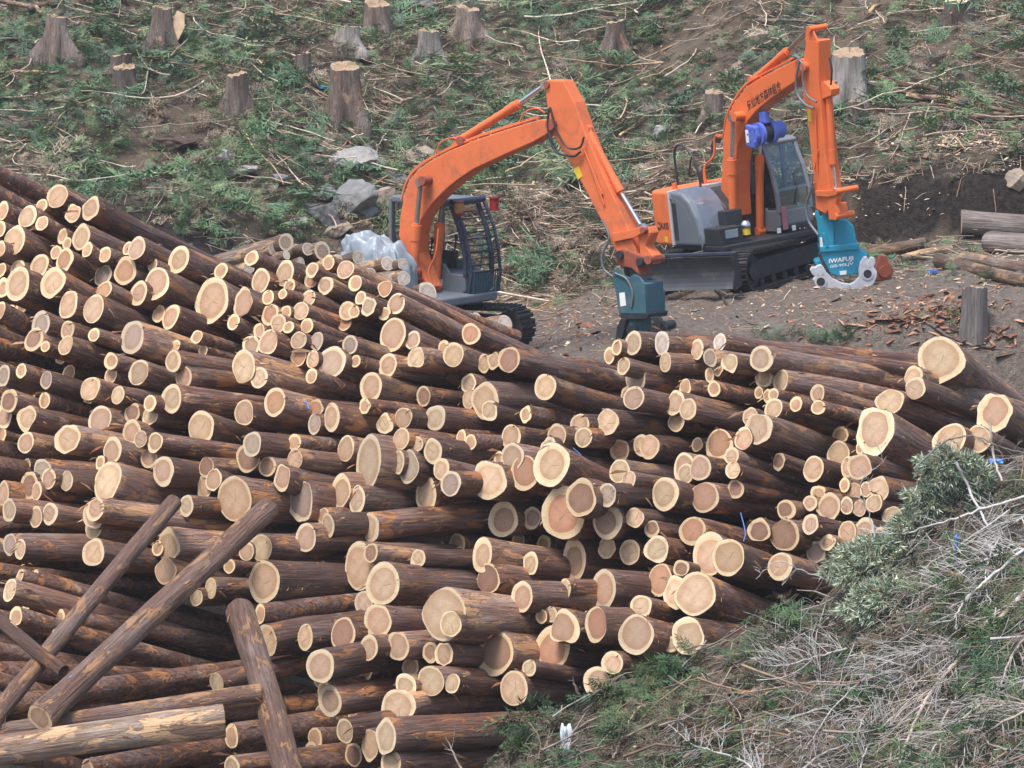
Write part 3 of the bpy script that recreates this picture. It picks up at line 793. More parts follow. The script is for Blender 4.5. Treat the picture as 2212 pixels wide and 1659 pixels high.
# logs deeper in the pile, glimpsed only through the gaps
TOPU = [-100, 0, 100, 380, 550, 850, 1000, 1100, 1300, 1350, 1600, 1990, 2100, 2212]
TOPV = [360, 385, 400, 530, 560, 640, 720, 770, 815, 765, 765, 810, 850, 900]
FILL = [(-170 - 40 * (k % 3), v_, 6.0) for k, v_ in enumerate(np.arange(1120, 1640, 30))]
FILL += [(uu + random.uniform(-22, 22), vv + random.uniform(-14, 14), 0) for uu in np.arange(-60, 2010, 62) for vv in np.arange(440, 1640, 46)]
for u_, v_, L_ in FILL:
    if 1:
        a_, c_ = field(max(u_, 120), v_)
        if u_ < 640 and v_ > 1120 and not L_: continue
        # stays below the pile's top line all along its length
        if v_ < np.interp(u_, TOPU, TOPV) + 75 or v_ + 300 * math.tan(math.radians(a_)) < np.interp(u_ + 300, TOPU, TOPV) + 45: continue
        s_ = math.sqrt(1 - c_ * c_); vh = ray(u_, v_); tt = 54.6 + (1650 - v_) * .0085 + random.uniform(1.5, 2.3)
        P0 = CP + vh * tt; vh = vh / np.linalg.norm(vh); ar_ = math.radians(a_)
        d_ = c_ * vh + s_ * (math.cos(ar_) * RIGHT - math.sin(ar_) * UP)
        Mx = frame(P0, d_, UP); D = random.uniform(30, 50) * tt / FPX
        v, bf, cf, sv, sf, hv, hf, ht = log_geometry(D, 1.0, L_ or random.uniform(2.6, 3.4), random.randrange(10 ** 6), random.uniform(.68, .8), .03, nseg=10)
        for vv_, ff, mi in ((v, list(bf) + list(cf), 0), (sv, list(sf), 1), (hv, list(hf) + list(ht), 2)):
            vw = [tuple(Mx @ Vector(p)) for p in vv_]
            stuff_v += vw; stuff_f += [tuple(int(k) + sb for k in f) for f in ff]; stuff_m += [mi] * len(ff); sb += len(vw)
me = bpy.data.meshes.new("log_heap"); me.from_pydata(stuff_v, [], stuff_f); me.polygons.foreach_set("material_index", stuff_m)
me.polygons.foreach_set("use_smooth", [m_ == 0 for m_ in stuff_m])
MAT["heap_sap"] = simple("heap_sapwood", (0.76, 0.58, 0.33), 0.8, var=0.1, scale=5)
MAT["heap_heart"] = simple("heap_heartwood", (0.50, 0.30, 0.18), 0.8, var=0.2, scale=5)
heap = link(bpy.data.objects.new("log_heap", me))
for k in ("bark", "heap_sap", "heap_heart"): me.materials.append(MAT[k])
tag(heap, "small and half-buried logs wedged between the logs of the big pile", "logs", kind="stuff")
# ------------------------------------------------------------------ loose logs leaning on the pile
def loose(name, a, b, Dpx, tone, label, bark="bark", group=None, seed=1, taper=0.1, amp=0.04, cat="log"):
    """a, b = (u, v, depth): a is the end whose cut face shows"""
    A_ = CP + ray(a[0], a[1]) * a[2]; B_ = CP + ray(b[0], b[1]) * b[2]
    d = B_ - A_; L = float(np.linalg.norm(d))
    D = Dpx * a[2] / FPX
    o = make_log(name, frame(A_, d / L, UP), D, 1.0, L, seed, tone, bark=bark, amp=amp, taper=taper * 6 / max(L, 1))
    LOG_AXES.append((A_, d / L, L, D / 2, o.matrix_world.copy()))
    return tag(o, label, cat, group)

loose("log", (86, 1552, 53.7), (580, 1098, 58.2), 56, 'n', "thick loose log leaning across the pile with a blue paint mark near its cut end", "bark_warm", seed=5001, taper=0.04)
loose("log", (-25, 1566, 53.9), (376, 1084, 58.3), 41, 'n', "thinner loose log leaning alongside the thick blue-marked leaning log", "bark_warm", seed=5002, taper=0.06)
loose("log", (517, 1316, 56.3), (640, 1730, 53.2), 60, 'p', "loose log propped steeply on end against the foot of the pile", "bark_warm", seed=5003, taper=0.0)
loose("log", (-40, 1300, 55.5), (137, 1450, 54.6), 32, 'd', "short dark log lying over the thinner leaning log", seed=5004)
loose("log", (484, 1556, 53.55), (-90, 1634, 53.2), 68, 'p', "thick log with most of its bark stripped at the foot of the pile", "bark_pale", seed=5005, taper=0.02)
loose("log", (565, 1498, 54.5), (-60, 1592, 54.0), 44, 'n', "long brown log lying just behind the stripped log", "bark_warm", seed=5006)
# blue timber-marking paint
bm_ = simple("blue_paint", (0.10, 0.22, 0.62), 0.6, var=0.2, scale=20)
lean_obj = [o for o in COL.objects if o.get("label", "").startswith("thick loose log leaning")][0]
mb = MB()
for kx, ka, sx, sa in ((0.55, 1.15, .16, .42), (0.78, 1.45, .07, .22), (0.42, 0.92, .06, .2)):
    R_ = 0.5 * 56 * 53.7 / FPX * 1.035
    nn, mm = 5, 5; vs = []
    for i in range(nn):
        for j in range(mm):
            a_ = ka + sa * (i / (nn - 1) - .5) * (1 - .5 * abs(j - 2) / 2); x_ = kx + sx * (j / (mm - 1) - .5) * (1 - .3 * ((i * 7) % 3) / 2)
            vs.append((x_, R_ * math.cos(a_ + .2), R_ * math.sin(a_ + .2)))
    mb.add(vs, [(i * mm + j, i * mm + j + 1, (i + 1) * mm + j + 1, (i + 1) * mm + j) for i in range(nn - 1) for j in range(mm - 1)], 0, True)
mb.build("paint_mark", bm_, lean_obj)

# ------------------------------------------------------------------ pale logs heaped behind the pile (they point the other way)
PALE = [(593, 537, 27, 32, 'w'), (618, 523, 22, 37, 'g'), (640, 543, 20, 27, 'g'), (665, 538, 20, 29, 'w'), (696, 542, 34, 30, 'g'), (619, 551, 16, 18, 'w'),
        (774, 556, 23, 32, 'w'), (837, 569, 24, 32, 'w'), (870, 570, 22, 22, 'w'), (872, 601, 28, 32, 'w'), (851, 606, 27, 24, 'w'), (923, 632, 37, 40, 'w'), (730, 562, 22, 24, 'w'),
        (650, 566, 18, 18, 'w'), (1006, 685, 22, 27, 'w'), (1029, 688, 22, 27, 'w'), (1049, 700, 17, 22, 'w'), (1091, 699, 29, 37, 'w'), (1067, 716, 22, 18, 'p'),
        (538, 578, 24, 26, 'w'), (800, 592, 24, 26, 'w')]
for k, (u, v, w, h, tn) in enumerate(PALE):
    tt = 71.0 + random.uniform(-.25, .25) + (0.5 if v < 550 else 0)
    if u > 980: tt = 72.6 + random.uniform(-.15, .15)
    vh = ray(u, v); P0 = CP + vh * tt; vh = vh / np.linalg.norm(vh)
    c_ = 0.80; s_ = 0.6; a_ = math.radians(random.uniform(10, 20))
    d = c_ * vh + s_ * (-math.cos(a_) * RIGHT - math.sin(a_) * UP)
    L = random.uniform(2.0, 2.8) if u < 980 else random.uniform(1.2, 1.6)
    D = max(h, w / .85) * tt / FPX
    o = make_log("pale_log", frame(P0, d, UP), D, 1.0, L, 7000 + k, tn, bark="bark_pale", amp=0.03)
    near = "by the silver tarpaulin" if 720 < u < 980 else ("beside the excavator's track" if u > 980 else "on the bank above the pile")
    wd = {"w": "whitish", "g": "greyish", "p": "cream"}[tn]
    tag(o, f"short pale log with {wd} cut end stacked {near}", "log", f"{wd} short logs {near}")

# ------------------------------------------------------------------ logs lying on the ground beyond the blue grapple
def ground_log(a, b, Dpx, tone, label, bark="bark_grey", seed=1, group=None, name="log", lift=0.0, taper=0.06):
    A_ = hit(a[0], a[1] + Dpx * 0.45, 60); B_ = hit(b[0], b[1] + Dpx * 0.45, 60)
    D = Dpx * A_[1] / FPX
    A_ = A_ + np.array([0, 0, D * .48 + lift]); B_ = B_ + np.array([0, 0, D * .48 + lift])
    d = B_ - A_; L = float(np.linalg.norm(d))
    o = make_log(name, frame(A_, d / L), D, 1.0, L, seed, tone, bark=bark, amp=0.04, taper=taper * 6 / max(L, 1))
    return tag(o, label, "log", group)
ground_log((2076, 481), (2330, 494), 53, 'p', "thick grey log with a jagged cream end lying below the cut bank", seed=6001)
ground_log((2138, 526), (2350, 536), 52, 'g', "thick grey log with a flat weathered end beside the jagged-ended log", seed=6002)
ground_log((1998, 526), (1876, 544), 26, 'w', "short pale peeled log right behind the blue grapple", "bark_pale", seed=6003)
ground_log((2054, 540), (1945, 560), 19, 'w', "thin peeled pole lying under the short pale log", "bark_pale", seed=6004)
ground_log((2026, 563), (2230, 612), 27, 'w', "long peeled pole pointing downhill past the grey logs", "bark_pale", seed=6005)
ground_log((2082, 558), (2260, 590), 28, 'w', "peeled pole with broken end lying beside the long peeled pole", "bark_pale", seed=6006)
# ------------------------------------------------------------------ excavators
M_OR = simple("orange_paint", (0.74, 0.165, 0.048), 0.42, var=0.05, scale=1.6, dirt=(0.26, 0.10, 0.05), dirt_amt=0.45, spec=0.35)
M_OR2 = simple("worn_orange_paint", (0.70, 0.170, 0.060), 0.5, var=0.08, scale=2.2, dirt=(0.22, 0.10, 0.06), dirt_amt=0.65, spec=0.3)
M_RUST = simple("rusty_orange", (0.34, 0.085, 0.045), 0.7, var=0.2, scale=7, dirt=(0.12, 0.09, 0.075), dirt_amt=0.8)
M_CHROME = simple("chrome_rod", (0.75, 0.75, 0.76), 0.22, metal=0.9, var=0.04)
M_DROD = simple("dull_rod", (0.36, 0.33, 0.29), 0.35, metal=0.7, var=0.1)
M_HOSE = simple("black_hose", (0.03, 0.033, 0.038), 0.45, var=0.2)
M_HOSEG = simple("grey_hose", (0.16, 0.18, 0.20), 0.5, var=0.2)
M_DARK = simple("dark_steel", (0.022, 0.024, 0.030), 0.5, var=0.2, dirt=(0.10, 0.085, 0.07), dirt_amt=0.4)
M_TRACK = simple("track_steel", (0.035, 0.035, 0.04), 0.6, metal=0.2, var=0.25, dirt=(0.13, 0.105, 0.085), dirt_amt=0.7, scale=9)
M_GREY = simple("grey_paint", (0.135, 0.16, 0.185), 0.4, var=0.08, dirt=(0.2, 0.19, 0.17), dirt_amt=0.35, scale=2)
M_CABG = simple("cab_grey", (0.17, 0.18, 0.20), 0.35, var=0.06)
M_LGREY = simple("light_grey_stripe", (0.45, 0.46, 0.47), 0.4, var=0.06)
M_GLOSS = simple("glossy_grey_cover", (0.13, 0.15, 0.19), 0.14, var=0.06, spec=0.8)
M_NAVY = simple("navy_frame", (0.030, 0.042, 0.075), 0.45, var=0.12, dirt=(.12, .12, .13), dirt_amt=.4)
M_TEAL = simple("worn_teal_paint", (0.035, 0.115, 0.15), 0.45, var=0.12, scale=3, dirt=(0.16, 0.17, 0.16), dirt_amt=0.45)
M_BLUE = simple("bright_teal_paint", (0.02, 0.26, 0.40), 0.3, var=0.05, scale=2)
M_PURP = simple("blue_violet_plastic", (0.10, 0.155, 0.56), 0.4, var=0.08)
M_CLAW = simple("light_grey_steel", (0.47, 0.49, 0.53), 0.5, var=0.08, dirt=(0.28, 0.26, 0.24), dirt_amt=0.6, scale=5)
M_WHITE = simple("white_sticker", (0.78, 0.78, 0.78), 0.5, var=0.05)
M_YEL = simple("yellow_sticker", (0.72, 0.50, 0.03), 0.5, var=0.08)
M_RED = simple("red_lens", (0.30, 0.025, 0.025), 0.25, var=0.15)
M_AMB = simple("amber_lens", (0.42, 0.24, 0.10), 0.3, var=0.2)
M_BLK = simple("black_lettering", (0.02, 0.02, 0.022), 0.5, var=0.0)
M_MUD = simple("muddy_blade", (0.045, 0.05, 0.06), 0.5, var=0.25, scale=2.5, dirt=(0.15, 0.125, 0.105), dirt_amt=0.85)
M_TARP = simple("silver_tarpaulin", (0.27, 0.32, 0.365), 0.42, var=0.12, scale=3, spec=0.6)
M_SEAT = simple("dark_upholstery", (0.03, 0.032, 0.036), 0.8)
M_PINK = simple("pink_panel", (0.42, 0.15, 0.17), 0.6)
m, nt, b = new_mat("clear_glass")
b.inputs["Base Color"].default_value = (0.92, 0.97, 0.96, 1); b.inputs["Roughness"].default_value = 0.02
gl = nt.nodes.new("ShaderNodeBsdfGlossy"); gl.inputs["Roughness"].default_value = 0.03; gl.inputs["Color"].default_value = (0.9, 0.95, 1, 1)
tr = nt.nodes.new("ShaderNodeBsdfTransparent"); tr.inputs["Color"].default_value = (0.60, 0.70, 0.70, 1)
fz = nt.nodes.new("ShaderNodeFresnel"); fz.inputs["IOR"].default_value = 1.45
mx = nt.nodes.new("ShaderNodeMixShader")
nt.links.new(fz.outputs[0], mx.inputs[0]); nt.links.new(tr.outputs[0], mx.inputs[1]); nt.links.new(gl.outputs[0], mx.inputs[2])
nt.links.new(mx.outputs[0], nt.nodes["Material Output"].inputs[0])
M_GLASS = m
M_GLASS2 = m.copy(); M_GLASS2.name = "dusty_thin_glass"
for n_ in M_GLASS2.node_tree.nodes:
    if n_.type == 'FRESNEL': n_.inputs["IOR"].default_value = 1.18
    if n_.type == 'BSDF_TRANSPARENT': n_.inputs["Color"].default_value = (0.88, 0.92, 0.91, 1)

def unproj(M, u, v, Y):
    """pixel -> (X, Z) in the machine's own plane at lateral offset Y"""
    Mi = M.inverted()
    o = Mi @ Vector(CP); d = Mi.to_3x3() @ Vector(ray(u, v))
    k = (Y - o.y) / d.y
    p = o + d * k
    return (p.x, p.z)

def text_mesh(s, size, bold=0.0, depth=0.0):
    cu = bpy.data.curves.new("t", 'FONT'); cu.body = s; cu.size = size; cu.align_x = 'LEFT'; cu.offset = bold; cu.extrude = depth; cu.resolution_u = 3
    ob = bpy.data.objects.new("t", cu); COL.objects.link(ob)
    dg = bpy.context.evaluated_depsgraph_get(); dg.update()
    me = bpy.data.meshes.new_from_object(ob.evaluated_get(dg))
    COL.objects.unlink(ob); bpy.data.objects.remove(ob); bpy.data.curves.remove(cu)
    return me

def lettering(s, mat, parent, p00, p10, p01, bold=0.0, name="lettering"):
    """text stretched over the parallelogram p00 (lower left), p10 (lower right), p01 (upper left)"""
    me = text_mesh(s, 1.0, bold)
    co = np.empty(len(me.vertices) * 3, dtype=np.float32); me.vertices.foreach_get("co", co); co = co.reshape(-1, 3)
    lo, hi = co.min(0), co.max(0)
    p00, p10, p01 = (np.array(p, float) for p in (p00, p10, p01))
    a = (co[:, :1] - lo[0]) / (hi[0] - lo[0]); b_ = (co[:, 1:2] - lo[1]) / (hi[1] - lo[1])
    co2 = p00 + a * (p10 - p00) + b_ * (p01 - p00)
    me.vertices.foreach_set("co", co2.astype(np.float32).ravel()); me.materials.clear(); me.materials.append(mat); me.update()
    return link(bpy.data.objects.new(name, me), parent)

def ram(root, a, mid, b, r, rr, name, barrel_mat, rod_mat, collar=True):
    """hydraulic cylinder: barrel a->mid, rod mid->b (rod is a sub-part)"""
    mb = MB(); a = Vector(a); mid = Vector(mid); b = Vector(b)
    d = (mid - a).normalized()
    mb.cyl(a, mid, r, n=16)
    if collar:
        mb.cyl(mid - d * 0.26, mid + d * 0.02, r * 1.16, n=16); mb.cyl(mid + d * .02, mid + d * .06, r * .8, n=12)
    e = Vector((0, 1, 0)); mb.cyl(a - e * r * 1.0, a + e * r * 1.0, r * 1.15, n=14)
    o = mb.build(name, barrel_mat, root, bevel=0.006)
    m2 = MB(); m2.cyl(mid - d * .05, b, rr, n=12); m2.cyl(b - e * r * .9, b + e * r * .9, r * .95, n=14)
    m2.build("rod", rod_mat, o)
    return o

def track(root, Mu, yc, half, r, zc, width=0.5, nshoe=44, side_label=None):
    """Mu: undercarriage frame in root's local space"""
    belt = MB()
    per = 4 * half + 2 * math.pi * r
    def pos(s):
        s = s % per
        if s < 2 * half: return (-half + s, zc + r, 0.0)
        s -= 2 * half
        if s < math.pi * r: a = s / r; return (half + r * math.sin(a), zc + r * math.cos(a), a)
        s -= math.pi * r
        if s < 2 * half: return (half - s, zc - r, math.pi)
        s -= 2 * half; a = s / r
        return (-half - r * math.sin(a), zc - r * math.cos(a), math.pi + a)
    K = 60; vs = []
    for i in range(K):
        x, z, a = pos(per * i / K)
        sag = -0.035 * math.sin(math.pi * (x + half) / (2 * half)) if (z > zc and abs(x) < half) else 0
        for rr_ in (-0.012, -0.06):
            for sy in (-1, 1):
                vs.append((x + rr_ * math.sin(a), yc + sy * width * .42, z + rr_ * math.cos(a) + sag))
    fs = []
    for i in range(K):
        j = (i + 1) % K; A_, B_ = i * 4, j * 4
        fs += [(A_, A_ + 1, B_ + 1, B_), (A_ + 3, A_ + 2, B_ + 2, B_ + 3), (A_ + 2, A_, B_, B_ + 2), (A_ + 1, A_ + 3, B_ + 3, B_ + 1)]
    belt.add(vs, fs)
    to = belt.build("track", M_TRACK, root, xf=Mu)
    sh = MB(); ln = per / nshoe * 0.9
    sh.box((0, 0, 0.012), (ln, width, 0.026)); sh.box((-ln * .25, 0, 0.037), (0.018, width, 0.03)); sh.box((ln * .25, 0, 0.037), (0.018, width, 0.03))
    sme = sh.build("track_shoe", M_TRACK, to); first = True
    for i in range(nshoe):
        x, z, a = pos(per * (i + .5) / nshoe)
        sag = -0.035 * math.sin(math.pi * (x + half) / (2 * half)) if (z > zc and abs(x) < half) else 0
        o = sme if first else link(bpy.data.objects.new("track_shoe", sme.data), to)
        first = False
        o.matrix_local = Mu @ Matrix.Translation((x, yc, z + sag)) @ Matrix.Rotation(a, 4, 'Y')
    fr = MB()
    fr.prism([(-half * 1.02, zc - .17), (half * 1.02, zc - .17), (half * 1.02, zc + .13), (half * .8, zc + .19), (-half * .8, zc + .19), (-half * 1.02, zc + .13)], yc - width * .33, yc + width * .33)
    fr.build("track_frame", M_DARK, to, bevel=0.02, xf=Mu)
    for sx in (-1, 1):
        wl_ = MB(); wl_.cyl((sx * half, yc - width * .26, zc), (sx * half, yc + width * .26, zc), r - .075, n=22); wl_.cyl((sx * half, yc - width * .4, zc), (sx * half, yc + width * .4, zc), r * .48, n=16)
        wl_.build("idler_wheel" if sx > 0 else "drive_sprocket", M_TRACK, to, bevel=0.012, xf=Mu)
    for i in range(6):
        x = -half * .78 + i * half * 1.56 / 5
        rb = MB(); rb.cyl((x, yc - width * .3, zc - r + .14), (x, yc + width * .3, zc - r + .14), .085, n=12)
        rb.build("roller", M_TRACK, to, xf=Mu)
    return to

def bars(mb, pts, w, d=None, mi=0):
    """square-section bar along a polyline"""
    d = d or w
    for p, q_ in zip(pts[:-1], pts[1:]):
        p = Vector(p); q_ = Vector(q_); t_ = (q_ - p); L = t_.length; t_.normalize()
        e = t_.cross(Vector((0, 0, 1)));
        if e.length < .1: e = t_.cross(Vector((0, 1, 0)))
        e.normalize(); g_ = e.cross(t_)
        Mx_ = Matrix(((t_.x, e.x, g_.x, 0), (t_.y, e.y, g_.y, 0), (t_.z, e.z, g_.z, 0), (0, 0, 0, 1))); Mx_.translation = (p + q_) / 2
        mb.box((0, 0, 0), (L + w * .9, d, w), mi, Mx_)

def cab(root, x0, x1, y0, y1, z0, z1, mat, frame_mat, glass=None):
    """driver's cab: sill box, curved front pillars, roof, glass panes, seat and levers"""
    mb = MB()
    prof = [(x0, z0), (x1 - .12, z0), (x1, z0 + .12), (x1, z0 + .42), (x0, z0 + .42)]
    mb.prism(prof, y0, y1)
    c = mb.build("cab", mat, root, bevel=0.035, seg=3)
    fp = [(x1 - .02, z0 + .40), (x1 - .03, z0 + .75), (x1 - .14, z0 + 1.2), (x1 - .34, z1 - .12)]   # front pillar line
    for yy in (y0 + .035, y1 - .035):
        p = MB(); bars(p, [(a, yy, z_) for a, z_ in fp], .08); p.build("front_pillar", frame_mat, c, bevel=0.02)
        p = MB(); bars(p, [(x0 + .05, yy, z0 + .4), (x0 + .05, yy, z1 - .1)], .13, .07); p.build("rear_pillar", mat, c, bevel=0.02)
        p = MB(); bars(p, [(x0 + .62, yy, z0 + .4), (x0 + .62, yy, z1 - .1)], .09, .06); p.build("middle_pillar", mat, c, bevel=0.02)
        p = MB()
        p.prism([(x0 + .05, z0 + .40), (x1 - .36, z0 + .40), (x1 - .5, z0 + .58), (x0 + .05, z0 + .62)], yy - .028, yy + .028)
        p.build("side_panel", mat, c, bevel=0.01)
        g_ = MB(); g_.add([(x0 + .1, yy, z0 + .6), (x1 - .06, yy, z0 + .45), (x1 - .05, yy, z0 + .75), (x1 - .16, yy, z0 + 1.2), (x1 - .36, yy, z1 - .14), (x0 + .1, yy, z1 - .14)], [(0, 1, 2, 3, 4, 5)])
        g_.build("side_window", (glass or M_GLASS), c)
    rf = MB(); rf.prism([(x0 - .01, z1 - .13), (x1 - .30, z1 - .13), (x1 - .27, z1 - .06), (x1 - .42, z1), (x0 + .08, z1), (x0 - .01, z1 - .05)], y0 - .015, y1 + .015)
    rf.build("roof", mat, c, bevel=0.04, seg=3)
    ws = MB(); ws.add([(a + .012, yy, z_) for yy in (y0 + .07, y1 - .07) for a, z_ in fp], [(i, i + 1, i + 5, i + 4) for i in range(3)])
    ws.build("windscreen", (glass or M_GLASS), c)
    cr = MB(); bars(cr, [(x1 - .035, y0 + .05, z0 + .80), (x1 - .035, y1 - .05, z0 + .80)], .045); cr.build("windscreen_rail", frame_mat, c)
    wp = MB(); wp.tube([(x1 + .012, (y0 + y1) / 2, z0 + .5), (x1 - .01, (y0 + y1) / 2 + .1, z0 + .85), (x1 - .09, (y0 + y1) / 2 + .22, z0 + 1.1)], .009, 5); wp.build("wiper", M_BLK, c)
    rw = MB(); rw.add([(x0 + .03, y0 + .08, z0 + .6), (x0 + .03, y1 - .08, z0 + .6), (x0 + .03, y1 - .08, z1 - .14), (x0 + .03, y0 + .08, z1 - .14)], [(0, 1, 2, 3)]); rw.build("rear_window", (glass or M_GLASS), c)
    st = MB(); ym = (y0 + y1) / 2
    st.box((x0 + .62, ym, z0 + .52), (.5, .5, .16)); st.box((x0 + .38, ym, z0 + .90), (.14, .48, .72)); st.box((x0 + .38, ym, z0 + 1.36), (.1, .26, .2))
    st.build("seat", M_SEAT, c, bevel=0.05, seg=3)
    for sy in (-1, 1):
        lv = MB(); lv.box((x0 + .72, ym + sy * .36, z0 + .58), (.5, .13, .3)); lv.tube([(x0 + .92, ym + sy * .36, z0 + .7), (x0 + .97, ym + sy * .35, z0 + .95)], .018, 6); lv.box((x0 + .975, ym + sy * .35, z0 + .99), (.05, .05, .1))
        lv.build("control_lever", M_SEAT, c, bevel=0.015)
    return c

def pin(root, M, u, v, y0, y1, r, mat, name="pin"):
    X, Z = unproj(M, u, v, y0)
    return MB().cyl((X, y0, Z), (X, y1, Z), r, n=18).build(name, mat, root, bevel=0.008)

# ================================================================== excavator with the teal processing head (behind the pile)
LX = lambda x, y: (702.0 + .37433 * x, 135.0 + .37433 * y)        # from an enlarged reading of this machine
th = math.radians(38)
o_ = at(897, 752, 76.0)
ML = Matrix.Translation(o_) @ Matrix.Rotation(-th, 4, 'Z')
exL = empty("excavator", ML)
tag(exL, "orange excavator with caged grey cab and worn teal processing head, parked behind the pile", "excavator")
def pl(pts, Y, M=ML, F=LX): return [unproj(M, *F(x, y), Y) for x, y in pts]
def p3(x, y, Y, M=ML, F=LX):
    X, Z = unproj(M, *F(x, y), Y); return (X, Y, Z)

BW = 0.19
boom_o = [(560, 1290), (470, 1150), (425, 1000), (432, 900), (455, 770), (478, 695), (525, 630), (600, 572), (720, 508), (860, 450), (1000, 402), (1150, 355), (1250, 328), (1300, 330),
          (1318, 362), (1300, 402), (1196, 462), (1050, 525), (857, 615), (760, 680), (687, 742), (630, 800), (585, 855), (551, 912), (528, 1000), (525, 1100), (560, 1200), (600, 1300)]
bo = MB().prism(pl(boom_o, -BW), -BW, BW).build("boom", M_OR2, exL, bevel=0.018)
# raised flange edge, pipes along the boom's back
for off, yy in ((0.0, -.13), (-8, -.05), (-8, .05)):
    pth = [p3(x, y - 6 + off, yy) for x, y in [(440, 800), (470, 700), (520, 628), (600, 568), (720, 504), (860, 446), (1000, 398), (1150, 350), (1235, 325)]]
    MB().tube(spline(pth, 4), .018, 6).build("pipe", M_OR2, bo)
for x, y in ((700, 500), (1180, 330)):
    pth = [p3(x - 60, y + 25, -.1), p3(x - 30, y - 40, -.1), p3(x + 40, y - 65, -.1), p3(x + 90, y - 40, -.1)]
    MB().tube(spline(pth, 4), .015, 6).build("pipe", M_OR2, bo)
st_o = [(1268, 118), (1282, 100), (1372, 104), (1440, 230), (1500, 400), (1580, 590), (1690, 830), (1762, 985), (1800, 1110), (1760, 1140), (1695, 1115), (1648, 1030), (1590, 905), (1490, 712), (1400, 560), (1330, 445), (1292, 345), (1276, 205)]
SW = 0.155
so = MB().prism(pl(st_o, -SW), -SW, SW).build("stick", M_OR2, exL, bevel=0.02)
MB().box((0, 0, 0), (.13, .004, .20), 0, Matrix.Translation(Vector(p3(1461, 636, -SW - .006))) @ Matrix.Rotation(math.radians(-28), 4, 'Y')).build("warning_sticker", M_YEL, so)
for xs_ in ((1495, 500, 1600, 760), (1510, 540, 1610, 820)):
    MB().tube([p3(xs_[0], xs_[1], -SW - .03), p3((xs_[0] + xs_[2]) / 2, (xs_[1] + xs_[3]) / 2, -SW - .035), p3(xs_[2], xs_[3], -SW - .03)], .017, 6).build("pipe", M_OR2, so)
pin(exL, ML, *LX(1296, 358), -SW - .1, SW + .1, .10, M_RUST)
pin(exL, ML, *LX(556, 683), -.42, .42, .085, M_RUST)
pin(exL, ML, *LX(1274, 127), -.2, .2, .06, M_RUST)
pin(exL, ML, *LX(776, 452), -.17, .17, .08, M_RUST)
ram(exL, p3(513, 1200, -.34), p3(527, 945, -.34), p3(552, 690, -.34), .085, .045, "boom_cylinder", M_OR2, M_DROD)
ram(exL, p3(636, 1300, .34), p3(662, 940, .34), p3(690, 720, .34), .085, .045, "boom_cylinder", M_OR2, M_DROD)
ram(exL, p3(776, 452, 0), p3(1115, 240, 0), p3(1272, 128, 0), .078, .042, "stick_cylinder", M_OR2, M_CHROME)
MB().prism(pl([(720, 500), (745, 440), (790, 425), (830, 455), (850, 455)], -.09), -.09, .09).build("cylinder_bracket", M_OR2, bo, bevel=.01)
ram(exL, p3(1515, 385, 0.0), p3(1702, 740, 0.0), p3(1828, 950, 0.0), .068, .036, "head_cylinder", M_OR2, M_CHROME)
for yy in (-.19, .19):
    MB().prism(pl([(1660, 985), (1770, 965), (1830, 945), (1845, 975), (1790, 1010), (1670, 1035)], yy), yy - .02, yy + .02).build("side_link", M_OR2, exL, bevel=.008)
MB().prism(pl([(1800, 965), (1865, 950), (1880, 985), (1850, 1060), (1895, 1115), (1890, 1165), (1820, 1165), (1815, 1080)], -.13), -.13, .13).build("head_link", M_OR2, exL, bevel=.02)
pin(exL, ML, *LX(1830, 968), -.24, .24, .055, M_RUST)
pin(exL, ML, *LX(1862, 1140), -.21, .21, .075, M_RUST)
hb = MB().prism(pl([(1672, 1090), (1715, 1075), (1800, 1105), (1845, 1120), (1840, 1165), (1800, 1175), (1815, 1230), (1770, 1190), (1700, 1175), (1675, 1150)], -.2), -.2, .2).build("head_coupler", M_RUST, exL, bevel=.02)
pin(exL, ML, *LX(1693, 1112), -.27, .27, .075, M_DARK)
pin(exL, ML, *LX(1812, 1150), -.27, .27, .07, M_DARK)
# processing head
hd = MB()
hd.prism(pl([(1692, 1262), (1856, 1275), (1858, 1455), (1842, 1470), (1702, 1465)], -.255), -.255, .255)
hdo = hd.build("processing_head", M_TEAL, exL, bevel=.03, seg=3)
for yy in (-.27, .27):
    MB().prism(pl([(1662, 1235), (1672, 1195), (1700, 1190), (1718, 1225), (1760, 1240), (1785, 1222), (1818, 1235), (1850, 1280), (1858, 1450), (1700, 1450), (1682, 1320)] if yy < 0 else [(1780, 1280), (1880, 1240), (1930, 1275), (1958, 1320), (1962, 1450), (1800, 1450)], yy), yy - .025, yy + .025).build("head_side_plate", M_TEAL, hdo, bevel=.01)
MB().prism(pl([(1688, 1455), (1868, 1450), (1862, 1480), (1715, 1488)], -.29), -.29, .29).build("head_rim", M_DARK, hdo, bevel=.012)
MB().cyl(p3(1800, 1465, 0), p3(1806, 1620, 0), .26, .24, n=20).build("rotator", M_TEAL, hdo, bevel=.02)
for k, (x, y, r_) in enumerate(((1900, 1530, .09), (1955, 1520, .085), (1760, 1545, .09))):
    a_ = Vector(p3(x, y, -.34)); MB().cyl(a_, a_ + Vector((0, .26, 0)), r_, n=14).build("head_ram", M_DARK, hdo, bevel=.01)
for yy, pts in ((-.30, [(1880, 1470), (1930, 1465), (1985, 1540), (2005, 1600), (1975, 1600), (1930, 1530)]), (.3, [(1880, 1470), (1930, 1465), (1985, 1540), (2005, 1620), (1975, 1620), (1930, 1530)]),
                (-.3, [(1715, 1475), (1690, 1530), (1680, 1620), (1710, 1620), (1730, 1560), (1745, 1480)])):
    MB().prism(pl(pts, yy), yy - .04, yy + .04).build("claw", M_DARK, hdo, bevel=.01)
qs = [p3(*q_, -.30) for q_ in ((1698, 1330), (1730, 1325), (1738, 1402), (1705, 1408))]
